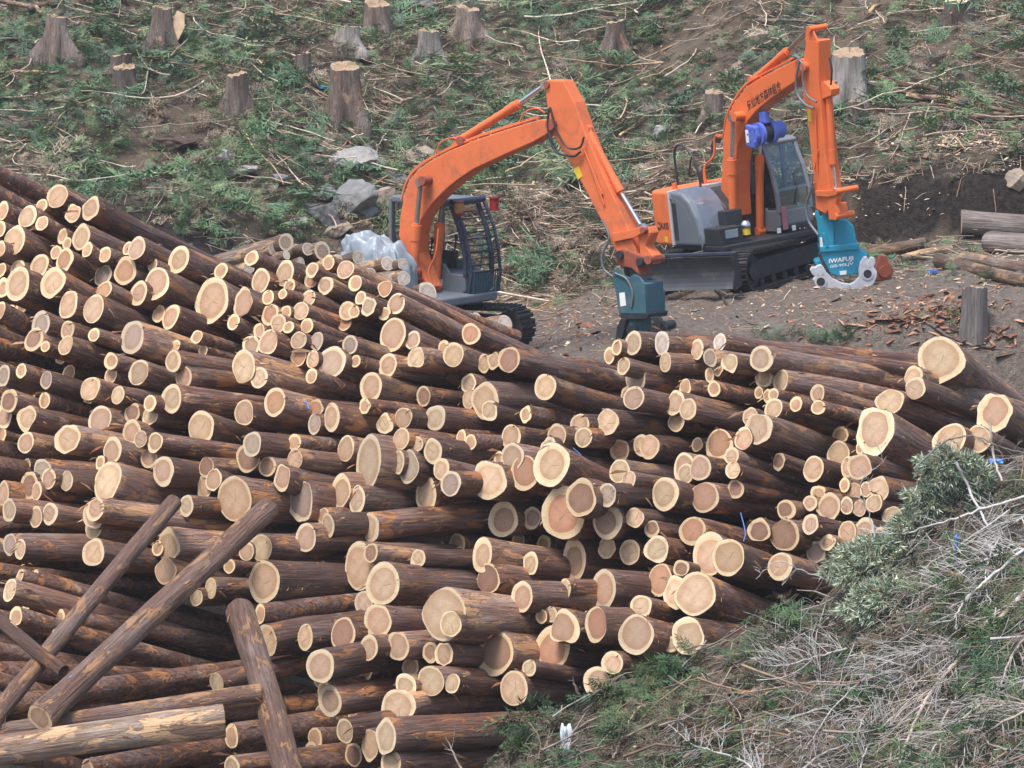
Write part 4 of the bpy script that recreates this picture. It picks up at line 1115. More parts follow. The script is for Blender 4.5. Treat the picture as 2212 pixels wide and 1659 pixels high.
MB().add([(a_, -.302, c_) for a_, b_, c_ in qs], [(0, 1, 2, 3)]).build("sticker", M_WHITE, hdo)
MB().tube(spline([p3(1672, 1215, -.31), p3(1740, 1250, -.32), p3(1775, 1330, -.32), p3(1768, 1410, -.31)], 5), .02, 7).build("hose", M_HOSEG, hdo)
# hoses
for pts, r_, mt in (([(1290, 265), (1290, 400), (1330, 510), (1430, 540), (1475, 515)], .022, M_HOSE), ([(1300, 260), (1340, 400), (1400, 490), (1470, 490), (1495, 430)], .020, M_HOSE),
                    ([(1300, 258), (1285, 330), (1300, 420), (1345, 520)], .018, M_HOSE), ([(1600, 910), (1640, 1010), (1600, 1110), (1608, 1190), (1665, 1240)], .022, M_HOSEG)):
    MB().tube(spline([p3(x, y, -SW - .09) for x, y in pts], 6), r_, 7).build("hose", mt, exL)
for pts in ([(655, 960), (640, 1100), (600, 1200), (605, 1260)], [(520, 1180), (560, 1195), (565, 1250), (540, 1250)]):
    MB().tube(spline([p3(x, y, -.2) for x, y in pts], 4), .018, 6).build("pipe", M_OR2, exL)
# house and cab
hs_ = MB()
hs_.prism([(-1.95, .85), (1.0, .85), (1.0, 1.02), (.2, 1.05), (-.1, 1.05), (-.1, 1.3), (-.75, 1.5), (-1.95, 1.5)], -1.18, 1.18)
hs_.build("engine_house", M_GREY, exL, bevel=.04, seg=3)
cw = MB(); cw.prism([(-1.72, -1.2), (-1.72, 1.2), (-2.05, 1.05), (-2.25, .6), (-2.3, 0), (-2.25, -.6), (-2.05, -1.05)], .8, 1.45, axis='Z'); cw.build("counterweight", M_OR2, exL, bevel=.05, seg=3)
tt_ = MB(); tt_.cyl((0, 0, .62), (0, 0, .86), .55, n=24); tt_.build("slew_ring", M_DARK, exL)
cb = cab(exL, -.97, .83, .43, 1.27, .95, 2.72, M_GREY, M_NAVY, glass=M_GLASS2)
# brush guard on the cab front: frame, horizontal bars, lower grille
GO, YA, YB = -.25, .43, 1.29
gx_ = [(1.16 + GO, 1.02), (1.22 + GO, 1.35), (1.17 + GO, 1.75), (1.06 + GO, 2.2), (.84 + GO, 2.62)]
for yy in (YA, YB):
    g_ = MB(); bars(g_, [(a, yy, z_) for a, z_ in gx_], .05); g_.build("guard_post", M_NAVY, cb, bevel=.01)
g_ = MB(); g_.cyl((.80 + GO, YA - .05, 2.68), (.80 + GO, YB + .04, 2.68), .055, n=12); g_.build("guard_header", M_NAVY, cb)
for zz in np.linspace(1.42, 2.5, 10):
    xx = np.interp(zz, [z_ for a, z_ in gx_], [a for a, z_ in gx_]) + .03
    g_ = MB(); bars(g_, [(xx - .03, YA - .03, zz), (xx + .04, YA + .2, zz), (xx + .04, YB - .2, zz), (xx - .03, YB + .03, zz)], .02); g_.build("guard_bar", M_DARK, cb)
for yy in np.linspace(YA + .06, YB - .06, 13):
    g_ = MB(); bars(g_, [(1.215 + GO, yy, 1.02), (1.255 + GO, yy, 1.40)], .018); g_.build("grille_bar", M_TEAL, cb)
for zz in (1.02, 1.40):
    g_ = MB(); bars(g_, [(1.19 + GO + (zz - 1.02) * .1, YA, zz), (1.19 + GO + (zz - 1.02) * .1, YB, zz)], .04); g_.build("grille_rail", M_NAVY, cb)
for (x, y, mat_) in ((.95 + GO, YA - .02, M_AMB), (.95 + GO, YB + .16, M_RED)):
    l_ = MB(); l_.cyl((x, y, 2.50), (x, y, 2.68), .085, n=16); lo = l_.build("work_lamp", mat_, cb, bevel=.01)
    MB().cyl((x, y, 2.46), (x, y, 2.50), .10, n=16).build("lamp_rim", M_RED, lo)
    MB().cyl((x, y, 2.68), (x, y, 2.71), .10, n=16).build("lamp_rim", M_RED, lo)
MB().add([(.10, YA - .004, 1.13), (.30, YA - .004, 1.13), (.30, YA - .004, 1.25), (.10, YA - .004, 1.25)], [(0, 1, 2, 3)]).build("sticker", M_WHITE, cb)
MuL = Matrix.Rotation(math.radians(8), 4, 'Z')
for yy in (-.98, .98):
    track(exL, MuL, yy, 1.45, .36, .38, .5)
cf = MB(); cf.box((0, 0, .48), (1.9, 1.6, .3)); cf.build("undercarriage", M_DARK, exL, bevel=.03, xf=MuL)

# silver tarpaulin pulled over the engine cover
def tarp():
    nu, nv = 96, 44; vs = []
    cx, cy, cz = -.12, -.86, 1.20
    for i in range(nu):
        for j in range(nv):
            a_ = 2 * math.pi * i / nu; b_ = j / (nv - 1)
            e = lambda c_, p_: math.copysign(abs(c_) ** p_, c_)
            ph = (math.pi / 2) * (1 - b_ * 1.0)
            rr_ = e(math.cos(ph), .42)
            fold = 1 + (.06 * math.sin(9 * a_ + 3 * b_) + .05 * math.sin(15 * a_ - 5 * b_ + 1.0) + .03 * math.sin(27 * a_ + 9 * b_)) * b_ + .02 * math.sin(23 * a_ + 7)
            X = cx + .80 * rr_ * e(math.cos(a_), .55) * fold; Y = cy + .46 * rr_ * e(math.sin(a_), .55) * fold
            Zt = cz + .90 * e(math.sin(ph), .55) + (.05 * math.sin(15 * X + 4 * Y) + .035 * math.sin(22 * Y - 9 * X)) * (1 - b_ * .6) - .22 * (X - cx)
            if b_ > .9: Zt = cz - .35 * (b_ - .9) / .1 + .05 * math.sin(7 * a_)
            cr_ = .05 * abs(math.sin(6.1 * X + 3.3 * Y + 2 * Zt)) + .04 * abs(math.sin(11 * Y - 5 * X + 4 * Zt)) + .03 * abs(math.sin(17 * X + 9 * Zt))
            X += (cx - X) * cr_ * 1.6; Y += (cy - Y) * cr_ * 1.6; Zt -= cr_ * .55
            vs.append((X, Y, Zt))
    fs = [(i * nv + j, i * nv + j + 1, ((i + 1) % nu) * nv + j + 1, ((i + 1) % nu) * nv + j) for i in range(nu) for j in range(nv - 1)]
    mb = MB(); mb.add(vs, fs, 0, True)
    o = mb.build("tarpaulin", M_TARP, None); o.matrix_world = ML
    sm_ = o.modifiers.new("thickness", 'SOLIDIFY'); sm_.thickness = .006
    return tag(o, "crumpled silver tarpaulin draped over the engine cover of the caged excavator", "tarpaulin")
tarp()

# ================================================================== excavator with the bright blue grapple
RX = lambda x, y: (1377.0 + .39053 * x, 27.0 + .39053 * y)
thR = math.radians(56)
oR = at(1608, 611, 80.0)
TILT = Matrix.Rotation(math.radians(-6.5), 4, 'Y')
MR = Matrix.Translation(oR) @ TILT @ Matrix.Rotation(-thR, 4, 'Z')
exR = empty("excavator", MR)
tag(exR, "clean orange excavator with dozer blade, lettered boom and bright blue log grapple", "excavator")
def rl(pts, Y): return pl(pts, Y, MR, RX)
def r3(x, y, Y): return p3(x, y, Y, MR, RX)
BW = .185
boom_r = [(505, 1130), (458, 1020), (470, 820), (474, 690), (490, 592), (530, 505), (600, 412), (700, 350), (800, 298), (880, 258), (915, 258), (925, 295), (915, 335), (870, 385), (800, 430), (720, 490),
          (660, 540), (610, 600), (575, 670), (552, 750), (542, 850), (540, 1000), (548, 1130)]
bo = MB().prism(rl(boom_r, -BW), -BW, BW).build("boom", M_OR, exR, bevel=.018)
q00, q10, q01 = r3(612, 546, -BW - .005), r3(796, 428, -BW - .005), r3(602, 490, -BW - .005)
lettering("気仙地方森林組合", M_BLK, bo, q00, q10, q01, bold=.012)
for off, yy in ((0, -.1), (-6, 0), (-6, .1)):
    pth = [r3(x, y - 6 + off, yy) for x, y in [(476, 680), (492, 585), (532, 498), (600, 406), (700, 344), (800, 292), (872, 254)]]
    MB().tube(spline(pth, 4), .017, 6).build("pipe", M_OR, bo)
st_r = [(926, 190), (930, 150), (1000, 156), (1003, 400), (1020, 600), (1040, 800), (1062, 985), (1062, 1080), (1040, 1115), (985, 1088), (972, 900), (958, 760), (940, 600), (916, 450), (906, 335)]
SW = .15
so = MB().prism(rl(st_r, -SW), -SW, SW).build("stick", M_OR, exR, bevel=.02)
for yy in (-SW + .02, SW - .02):
    MB().prism(rl([(931, 152), (938, 82), (950, 72), (966, 84), (1000, 158)], yy), yy - .018, yy + .018).build("stick_ear", M_OR, so, bevel=.006)
pin(exR, MR, *RX(912, 300), -SW - .09, SW + .09, .09, M_OR)
pin(exR, MR, *RX(532, 578), -.40, .40, .09, M_OR)
pin(exR, MR, *RX(948, 92), -.2, .2, .055, M_OR)
ram(exR, r3(530, 1135, -.31), r3(523, 820, -.31), r3(528, 582, -.31), .08, .042, "boom_cylinder", M_OR, M_CHROME)
ram(exR, r3(678, 1210, .31), r3(675, 800, .31), r3(676, 560, .31), .08, .042, "boom_cylinder", M_OR, M_CHROME)
ram(exR, r3(640, 375, 0), r3(828, 215, 0), r3(945, 95, 0), .072, .038, "stick_cylinder", M_OR, M_DROD)
MB().prism(rl([(600, 412), (625, 360), (665, 350), (690, 360)], -.08), -.08, .08).build("cylinder_bracket", M_OR, bo, bevel=.01)
ram(exR, r3(1058, 440, 0.0), r3(1080, 832, 0.0), r3(1098, 985, 0.0), .066, .035, "grapple_cylinder", M_OR, M_CHROME)
MB().prism(rl([(1000, 400), (1030, 380), (1072, 425), (1070, 460), (1020, 480)], -.1), -.1, .1).build("cylinder_bracket", M_OR, so, bevel=.01)
for yy in (-.18, .18):
    MB().prism(rl([(985, 985), (1060, 985), (1110, 972), (1115, 1005), (1060, 1020), (990, 1015)], yy), yy - .02, yy + .02).build("side_link", M_OR, exR, bevel=.008)
lk = MB()
for yy in (-.13, .13): lk.prism(rl([(1062, 985), (1112, 975), (1118, 1010), (1105, 1060), (1120, 1110), (1110, 1145), (1068, 1145), (1060, 1080)], yy), yy - .04, yy + .04)
lk.prism(rl([(1062, 1060), (1110, 1055), (1120, 1110), (1110, 1145), (1068, 1145)], -.1), -.1, .1)
lk.build("grapple_link", M_OR, exR, bevel=.012)
pin(exR, MR, *RX(1092, 992), -.26, .26, .055, M_OR)
pin(exR, MR, *RX(1090, 1130), -.22, .22, .06, M_OR)
MB().box((0, 0, 0), (.10, .004, .22), 0, Matrix.Translation(Vector(r3(952, 570, -SW - .006)))).build("warning_sticker", M_YEL, so)
for x1, y1, x2, y2 in ((985, 560, 995, 880), (1000, 760, 978, 870)):
    MB().tube([r3(x1, y1, -SW - .03), r3((x1 + x2) / 2, (y1 + y2) / 2, -SW - .035), r3(x2, y2, -SW - .03)], .015, 6).build("pipe", M_OR, so)
for pts, r_, mt in (([(860, 240), (895, 260), (878, 360), (885, 450), (930, 510), (975, 530)], .026, M_HOSEG), ([(870, 238), (915, 290), (915, 380), (940, 460), (990, 495)], .022, M_HOSEG),
                    ([(1062, 250), (1075, 320), (1070, 400)], .02, M_HOSE), ([(965, 890), (960, 980), (935, 1060), (945, 1150), (1000, 1230)], .026, M_HOSEG)):
    MB().tube(spline([r3(x, y, -SW - .09) for x, y in pts], 6), r_, 7).build("hose", mt, exR)
for k in range(5):
    MB().tube(spline([r3(470 - k * 3, 680 + k * 9, -.05 + .05 * k), r3(430 - k * 4, 690 + k * 9, -.05 + .05 * k), r3(425 - k * 4, 790, -.05 + .05 * k), r3(375 - k * 6, 850 + k * 10, -.1), r3(380 - k * 5, 960, -.1)], 5), .02, 6).build("hose", M_OR if k < 2 else M_HOSE, exR)
# winch hung under the boom
wz = Vector(r3(700, 668, -.10))
wn_ = MB()
wn_.cyl(wz + Vector((0, -.17, 0)), wz + Vector((0, -.09, 0)), .22, n=22).cyl(wz + Vector((0, .12, 0)), wz + Vector((0, .20, 0)), .22, n=22)
wn_.prism([(wz.x - .26, wz.z - .20), (wz.x + .02, wz.z - .26), (wz.x + .14, wz.z - .05), (wz.x + .10, wz.z + .16), (wz.x - .2, wz.z + .2)], wz.y - .27, wz.y - .17)
wn_.cyl(wz + Vector((.04, .20, .03)), wz + Vector((.04, .38, .03)), .17, n=18)
wo = wn_.build("winch", M_PURP, exR, bevel=.025, seg=3)
MB().cyl(wz + Vector((0, -.09, 0)), wz + Vector((0, .12, 0)), .165, n=20).build("winch_drum", M_DARK, wo)
MB().box((wz.x + .03, wz.y + .02, wz.z + .30), (.2, .12, .24)).build("winch_bracket", M_PURP, wo, bevel=.03)
MB().box((wz.x - .17, wz.y - .273, wz.z - .02), (.09, .004, .24)).build("sticker", M_WHITE, wo)
for a_ in range(6):
    MB().cyl(wz + Vector((.15 * math.cos(a_), -.285, .0 + .13 * math.sin(a_))), wz + Vector((.15 * math.cos(a_), -.265, .13 * math.sin(a_))), .02, n=8).build("bolt", M_PURP, wo)
# house: counterweight, side covers, hand rail, cab
cw = MB(); cw.prism([(-.62, -1.15), (-.62, 1.15), (-1.05, 1.1), (-1.28, .7), (-1.36, 0), (-1.36, -.6), (-1.31, -.98), (-1.16, -1.13)], .88, 1.93, axis='Z')
cwo = cw.build("counterweight", M_OR, exR, bevel=.06, seg=4)
lettering("ZAXIS", M_BLK, cwo, (-1.04, -1.146, 1.20), (-.67, -1.156, 1.20), (-1.04, -1.146, 1.33), bold=.02)
MB().add([(-.84, -1.152, .95), (-.74, -1.155, .95), (-.74, -1.155, 1.06), (-.84, -1.152, 1.06)], [(0, 1, 2, 3)]).build("number_sticker", M_YEL, cwo)
MB().prism([(-.61, .88), (-.54, .88), (-.54, 1.94), (-.61, 1.94)], -1.165, .2).build("stripe_panel", M_LGREY, exR, bevel=.02)
sc_ = MB().prism([(-.53, .88), (.36, .88), (.36, 1.12), (.26, 1.45), (.08, 1.74), (-.15, 1.90), (-.53, 1.95)], -1.16, -.45).build("side_cover", M_GREY, exR, bevel=.07, seg=4)
# glossy quarter of the cover
gc = []
prof = [(-.44, 1.952), (-.15, 1.905), (.08, 1.745), (.265, 1.45), (.366, 1.12), (.366, .95)]
mb = MB(); vs = []
for (x, z_) in prof:
    vs += [(x - .16 * (z_ > 1.3) - .02, -1.163, z_ - .14), (x, -1.13, z_ - .02), (x + .004, -1.02, z_ + .006), (x + .004, -.47, z_ + .006)]
fs = [(i * 4 + j, i * 4 + j + 1, i * 4 + 5 + j, i * 4 + 4 + j) for i in range(len(prof) - 1) for j in range(3)]
mb.add(vs, fs, 0, True); mb.build("engine_cover_shell", M_GLOSS, sc_)
for k in range(4):
    MB().box((-.47 + k * .035, -1.166, 1.35), (.012, .012, .72)).build("vent_slot", M_DARK, sc_)
MB().prism([(-.6, .80), (1.0, .80), (1.0, .90), (-.6, .90)], -1.1, 1.1).build("deck", M_DARK, exR, bevel=.02)
eh = MB(); eh.prism([(-.9, .88), (.2, .88), (.2, 1.5), (-.2, 1.85), (-.9, 1.88)], -.40, 1.0); eh.build("engine_house", M_DARK, exR, bevel=.04)
tb = MB(); tb.box((.62, -.82, 1.06), (.5, .55, .34)); tb.box((.45, -.5, 1.35), (.25, .4, .3)); tb.build("tool_box", M_DARK, exR, bevel=.02)
MB().box((.875, -.82, 1.10), (.012, .3, .16)).build("head_lamp", M_CHROME, exR, bevel=.01)
MB().cyl((.8, -.42, 1.02), (.8, -.42, 1.13), .085, n=14).build("beacon_base", M_YEL, exR)
bmS = MB()
for i in range(6):
    pass
us = bpy.data.meshes.new("beacon"); bmm = bmesh.new(); bmesh.ops.create_uvsphere(bmm, u_segments=14, v_segments=9, radius=.1); bmm.to_mesh(us); bmm.free(); us.materials.append(M_CHROME)
us.polygons.foreach_set("use_smooth", [True] * len(us.polygons))
bc_ = link(bpy.data.objects.new("beacon", us), exR); bc_.location = (.8, -.42, 1.2)
hp = [r3(225, 955, -.95), r3(205, 800, -.95), r3(215, 742, -.95), r3(250, 738, -.95), r3(300, 790, -.95), r3(335, 880, -.95), r3(350, 965, -.95)]
MB().tube(spline(hp, 6), .024, 8).build("hand_rail", M_HOSE, exR)
MB().tube(spline([r3(285, 900, -.6), r3(300, 800, -.6), r3(340, 790, -.6)], 5), .018, 7).build("hand_rail", M_HOSE, exR)
MB().cyl((-.75, -.85, 1.9), (-.75, -.85, 2.05), .05, n=10).build("rail_foot", M_OR, exR)
cb = cab(exR, -.60, .78, .40, 1.24, .93, 2.70, M_CABG, M_CABG)
MB().prism([(.0, 1.0), (.12, 1.0), (.12, 1.45), (.0, 1.45)], .40, .52).build("pink_panel", M_PINK, cb, xf=Matrix.Translation((.81, .05, -.02)) @ Matrix.Rotation(0, 4, 'Z') @ Matrix.Scale(.06, 4, (1, 0, 0)))
for yy in (-.03, .06):
    MB().box((.808, .47 + yy * 4, .98), (.006, .09, .1)).build("sticker", M_WHITE, cb)
# undercarriage points its blade towards the camera and left
MuR = Matrix.Rotation(math.radians(180 + 55) + thR, 4, 'Z')
for yy in (-.92, .92):
    tr_ = track(exR, MuR, yy, 1.33, .38, .41, .5, 42)
cf = MB(); cf.box((0, 0, .48), (1.7, 1.5, .26)); cf.cyl((0, 0, .55), (0, 0, .82), .5, n=24); cf.build("undercarriage", M_DARK, exR, bevel=.03, xf=MuR)
bl = MB(); arc = [(2.10 + .16 * (1 - math.cos(a_)) * 1.2, .42 + .34 * math.sin(a_)) for a_ in np.linspace(-1.15, 1.1, 9)]
inn = [(x - .05, z_) for x, z_ in arc][::-1]
bl.prism(arc + inn, -1.2, 1.2); blo = bl.build("dozer_blade", M_MUD, exR, xf=MuR @ Matrix.Translation((0, 0, .10)))
for sy in (-1, 1):
    MB().prism([(2.0, .2), (2.26, .12), (2.30, .2), (2.22, .5), (2.26, .82), (2.06, .82)], sy * 1.2, sy * 1.235).build("blade_end_plate", M_DARK, blo, xf=MuR @ Matrix.Translation((0, 0, .06)))
    MB().prism([(1.0, .34), (2.1, .28), (2.1, .44), (1.0, .50)], sy * .45 - .06, sy * .45 + .06).build("blade_arm", M_DARK, blo, xf=MuR, bevel=.01)
MB().box((2.06, 0, .86), (.10, 2.4, .06)).build("blade_top_bar", M_NAVY, blo, xf=MuR, bevel=.01)
# blue grapple; hangs from the stick and faces the camera
gp = Vector(r3(1035, 1110, 0)); gw = MR @ gp
GD = (gw - Vector(CP)).y
def g3(x, y, dy=0.0):
    u_, v_ = RX(x, y); p_ = at(u_, v_, GD); return MR.inverted() @ Vector((p_[0], p_[1] + dy, p_[2]))
def gprism(pts, d0, d1, name, mat, parent, bevel=.012):
    nn = len(pts); A_ = [g3(x, y, d0) for x, y in pts]; B_ = [g3(x, y, d1) for x, y in pts]
    ar_ = sum(pts[i][0] * pts[(i + 1) % nn][1] - pts[(i + 1) % nn][0] * pts[i][1] for i in range(nn))
    if ar_ > 0: A_, B_ = A_[::-1], B_[::-1]
    return MB().add(A_ + B_, [tuple(range(nn - 1, -1, -1)), tuple(range(nn, 2 * nn))] + [(i, (i + 1) % nn, (i + 1) % nn + nn, i + nn) for i in range(nn)]).build(name, mat, parent, bevel=bevel)
gr = gprism([(1015, 1165), (1080, 1140), (1160, 1150), (1195, 1180), (1218, 1290), (1010, 1305), (1000, 1230)], -.05, .38, "grapple", M_BLUE, exR, .02)
gprism([(978, 1105), (985, 1090), (1000, 1095), (1010, 1125), (1040, 1110), (1060, 1120), (1085, 1180), (1085, 1290), (1015, 1300), (1000, 1220), (990, 1150)], -.12, -.07, "grapple_plate", M_BLUE, gr)
gprism([(1130, 1105), (1150, 1115), (1170, 1160), (1190, 1180), (1198, 1290), (1150, 1295), (1130, 1180)], .32, .37, "grapple_plate", M_BLUE, gr)
gprism([(1018, 1215), (1035, 1215), (1055, 1290), (1038, 1298)], -.16, -.12, "grapple_rib", M_BLUE, gr)
gprism([(1005, 1290), (1222, 1272), (1225, 1308), (1008, 1325)], -.14, .44, "grapple_flange", M_BLUE, gr, .02)
gprism([(1015, 1322), (1215, 1300), (1275, 1332), (1262, 1370), (1230, 1400), (1235, 1440), (1110, 1460), (1030, 1425), (978, 1390), (980, 1372), (1005, 1362)], -.10, .36, "grapple_body", M_BLUE, gr, .02)
def gtxt(s, x0, y0, x1, y1, hgt, mat, bold):
    lettering(s, mat, gr, g3(x0, y0, -.106), g3(x1, y1, -.106), g3(x0 - hgt * .02, y0 - hgt, -.106), bold=bold)
gtxt("IWAFUJI", 1057, 1392, 1192, 1374, 32, M_WHITE, .03)
gtxt("GS-90LJV", 1062, 1414, 1192, 1397, 20, M_WHITE, .02)
gprism([(1114, 1428), (1155, 1422), (1152, 1445), (1120, 1448)], -.108, -.101, "sticker", M_WHITE, gr, 0)
gprism([(1003, 1240), (1018, 1240), (1024, 1292), (1008, 1294)], -.128, -.121, "sticker", M_WHITE, gr, 0)
cl1 = [(948, 1415), (958, 1398), (978, 1400), (990, 1390), (1010, 1385), (1025, 1400), (1040, 1428), (1075, 1462), (1120, 1485), (1165, 1492), (1170, 1545), (1110, 1542), (1050, 1530), (1005, 1505), (985, 1490), (962, 1468), (975, 1450), (960, 1440)]
cl2 = [(1305, 1348), (1312, 1375), (1300, 1400), (1320, 1425), (1318, 1455), (1300, 1495), (1265, 1520), (1220, 1533), (1160, 1545), (1150, 1500), (1190, 1485), (1220, 1455), (1218, 1415), (1225, 1375), (1245, 1345), (1262, 1340), (1272, 1362), (1285, 1345)]
for pts, d0, d1, hole, h2 in ((cl1, -.30, -.16, (1007, 1478), (1003, 1428)), (cl2, -.26, -.12, (1266, 1436), (1265, 1388))):
    co_ = gprism(pts, d0, d1, "grapple_claw", M_CLAW, gr, .015)
    for (hx, hy), r0, mat_ in ((hole, .115, M_CLAW), (hole, .078, M_DARK), (h2, .06, M_CLAW)):
        p_ = g3(hx, hy, d0); q_ = g3(hx, hy, d0 - (.02 if mat_ is M_CLAW else .026)); MB().cyl(p_, q_, r0, n=20).build("claw_bushing", mat_, co_)
MB().tube([g3(1000, 1330, -.2), g3(1070, 1470, -.22)], .03, 8).build("grapple_ram", M_DARK, gr)
# ------------------------------------------------------------------ clear-cut slope: stumps, rocks, felled stems
MAT["stump_bark"] = bark_material("stump_bark", (0.075, 0.052, 0.042), (0.22, 0.160, 0.13), (0.31, 0.265, 0.24), (0.38, 0.19, 0.09), 0.60, 0.7)
MAT["stump_grey"] = bark_material("stump_grey", (0.13, 0.11, 0.10), (0.30, 0.26, 0.235), (0.38, 0.345, 0.325), (0.36, 0.24, 0.15), 0.66, 0.9)
MAT["stump_top"] = simple("sawn_stump_top", (0.40, 0.285, 0.185), 0.85, var=0.22, scale=12)
MAT["stump_cream"] = simple("fresh_stump_top", (0.80, 0.68, 0.46), 0.85, var=0.1, scale=7)
MAT["rock"] = simple("grey_rock", (0.22, 0.22, 0.222), 0.9, var=0.22, scale=4, dirt=(0.14, 0.12, 0.10), dirt_amt=0.6, bmp=0.6)
MAT["rock_pale"] = simple("pale_rock", (0.33, 0.32, 0.31), 0.9, var=0.2, scale=4, dirt=(0.2, 0.17, 0.14), dirt_amt=0.6, bmp=0.6)
MAT["rock_tan"] = simple("tan_rock", (0.36, 0.29, 0.23), 0.9, var=0.22, scale=4, dirt=(0.2, 0.12, 0.07), dirt_amt=0.5, bmp=0.6)
MAT["dead_root"] = simple("dark_root_soil", (0.10, 0.065, 0.05), 0.95, var=0.3, scale=8, bmp=0.8)
MAT["split_wood"] = simple("split_wood", (0.58, 0.42, 0.27), 0.85, var=0.22, scale=6, dirt=(0.3, 0.2, 0.13), dirt_amt=0.5)

def stump(u, vt, vb, w, label, seed, flare=1.5, top="stump_top", tilt=0.0, bark="stump_bark"):
    P = hit(u, vb, 70); y = P[1]
    Hs = (vb - vt) * y / FPX * 1.02 + .12; R = w * y / FPX / 2
    rs = np.random.default_rng(seed); ns = 28; th_ = np.arange(ns) * 2 * np.pi / ns
    f = lobes(rs, .05); ph = rs.uniform(0, 6.28); nph = rs.uniform(0, 6.28)
    rows = []; zs = np.array([-.25, 0, .12, .3, .55, .8, 1.0])
    for z_ in zs:
        k = max(0, 1 - max(z_, 0)) ** 1.7
        r_ = R * (1 + (flare - 1) * k * (.8 + .75 * np.cos(5 * th_ + ph) * (z_ < .5) + .45 * np.cos(3 * th_ + 1.7))) * f(th_) * (1 + rs.normal(0, .014, ns))
        zz = z_ * Hs + ((rs.normal(0, .012, ns) + .045 * R / .25 * (np.cos(th_ - nph) > .25) + .10 * np.cos(th_ - nph + .7) * R) if z_ == 1 else 0)
        rows.append(np.stack([r_ * np.cos(th_), r_ * np.sin(th_), np.zeros(ns) + zz], 1))
    v = np.concatenate(rows); ix = np.arange(len(zs) * ns).reshape(len(zs), ns)
    a = ix[:-1]; b_ = np.roll(a, -1, 1); d = ix[1:]; c = np.roll(d, -1, 1)
    bf = np.stack([a, b_, c, d], -1).reshape(-1, 4)
    # bark grain runs up the stump: mesh is built with its axis along local X
    v2 = np.stack([v[:, 2], v[:, 0], v[:, 1]], 1)
    o = pyd("tree_stump", v2, bf, MAT[bark])
    R0 = Matrix(((0, 1, 0, 0), (0, 0, 1, 0), (1, 0, 0, 0), (0, 0, 0, 1)))
    o.matrix_world = Matrix.Translation((P[0], P[1], float(H(P[0], P[1])) - .02)) @ Matrix.Rotation(tilt, 4, 'X') @ R0
    tp = rows[-1] * [[.96, .96, 1]]; hz = rs.normal(0, .02, ns)
    mid = tp * [[.55, .55, 1]] + np.stack([np.zeros(ns), np.zeros(ns), hz], 1)
    tv = np.concatenate([rows[-1], tp, mid, [[0, 0, Hs]]]); tv = np.stack([tv[:, 2], tv[:, 0], tv[:, 1]], 1)
    fs = []
    for k in range(2): fs += [(k * ns + i, k * ns + (i + 1) % ns, (k + 1) * ns + (i + 1) % ns, (k + 1) * ns + i) for i in range(ns)]
    fs += [(2 * ns + i, 2 * ns + (i + 1) % ns, 3 * ns) for i in range(ns)]
    pyd("cut_top", tv, fs, MAT[top], o, False)
    return tag(o, label, "stump", None)

STUMPS = [(122, 50, 122, 46, "broad grey stump with widely flared roots below two fallen reddish stems", 1.75), (352, 30, 98, 42, "tall stump with a pale torn slab on its side", 1.35),
    (262, 132, 166, 46, "low orange-rimmed stump standing right behind another stump", 1.2), (268, 158, 196, 50, "low orange-rimmed stump standing right in front of another", 1.25),
    (513, 172, 238, 48, "stump with orange bark edges near the blue-ribboned stump", 1.4), (746, 156, 262, 66, "tallest grey stump with a blue ribbon lying beside it", 1.3),
    (655, 131, 166, 38, "small stump with a bluish grey stain near a white stone", 1.25), (752, 74, 106, 52, "low stump with an upright splinter on top", 1.4),
    (815, 20, 66, 60, "rounded weathered stump on the upper slope", 1.15), (928, 79, 126, 50, "flat-topped straight grey stump", 1.3),
    (1011, 31, 82, 58, "mossy stump with peeling roots on both sides", 1.55), (1331, 60, 110, 46, "leaning grey stump above the lettered boom", 1.4),
    (1542, 212, 252, 44, "pale-topped stump between the two booms", 1.15), (1832, 128, 214, 72, "wide split grey stump behind the clean excavator's stick", 1.2),
    (1848, 236, 262, 38, "small tan stump beside the felled reddish poles", 1.1), (2106, 640, 712, 58, "straight grey stump on the bare bench near the peeled poles", 0.9)]
for k, (u, vt, vb, w, lab, fl) in enumerate(STUMPS):
    stump(u, vt, vb + 6, w * .92, lab, 300 + k, fl * 1.25, tilt=random.uniform(-.12, .16), bark="stump_grey" if k in (7, 9, 13, 15) else "stump_bark")
stump(2072, 12, 52, 62, "wide fresh stump with a bright cream cut top", 330, 1.25, "stump_cream", tilt=.22)
# torn slab and blue ribbon beside the stumps
P = hit(372, 92, 70)
mb = MB(); mb.prism([(-.12, 0), (.14, .02), (.2, .32), (.12, .62), (-.06, .66), (-.12, .3)], -.03, .03)
o = mb.build("wood_slab", MAT["split_wood"], bevel=.01); o.matrix_world = Matrix.Translation((P[0] + .02, P[1] - .28, P[2] + .08)) @ Matrix.Rotation(-.3, 4, 'X') @ Matrix.Rotation(.25, 4, 'Y')
tag(o, "pale torn wood slab leaning on the tall stump's flank", "wood")

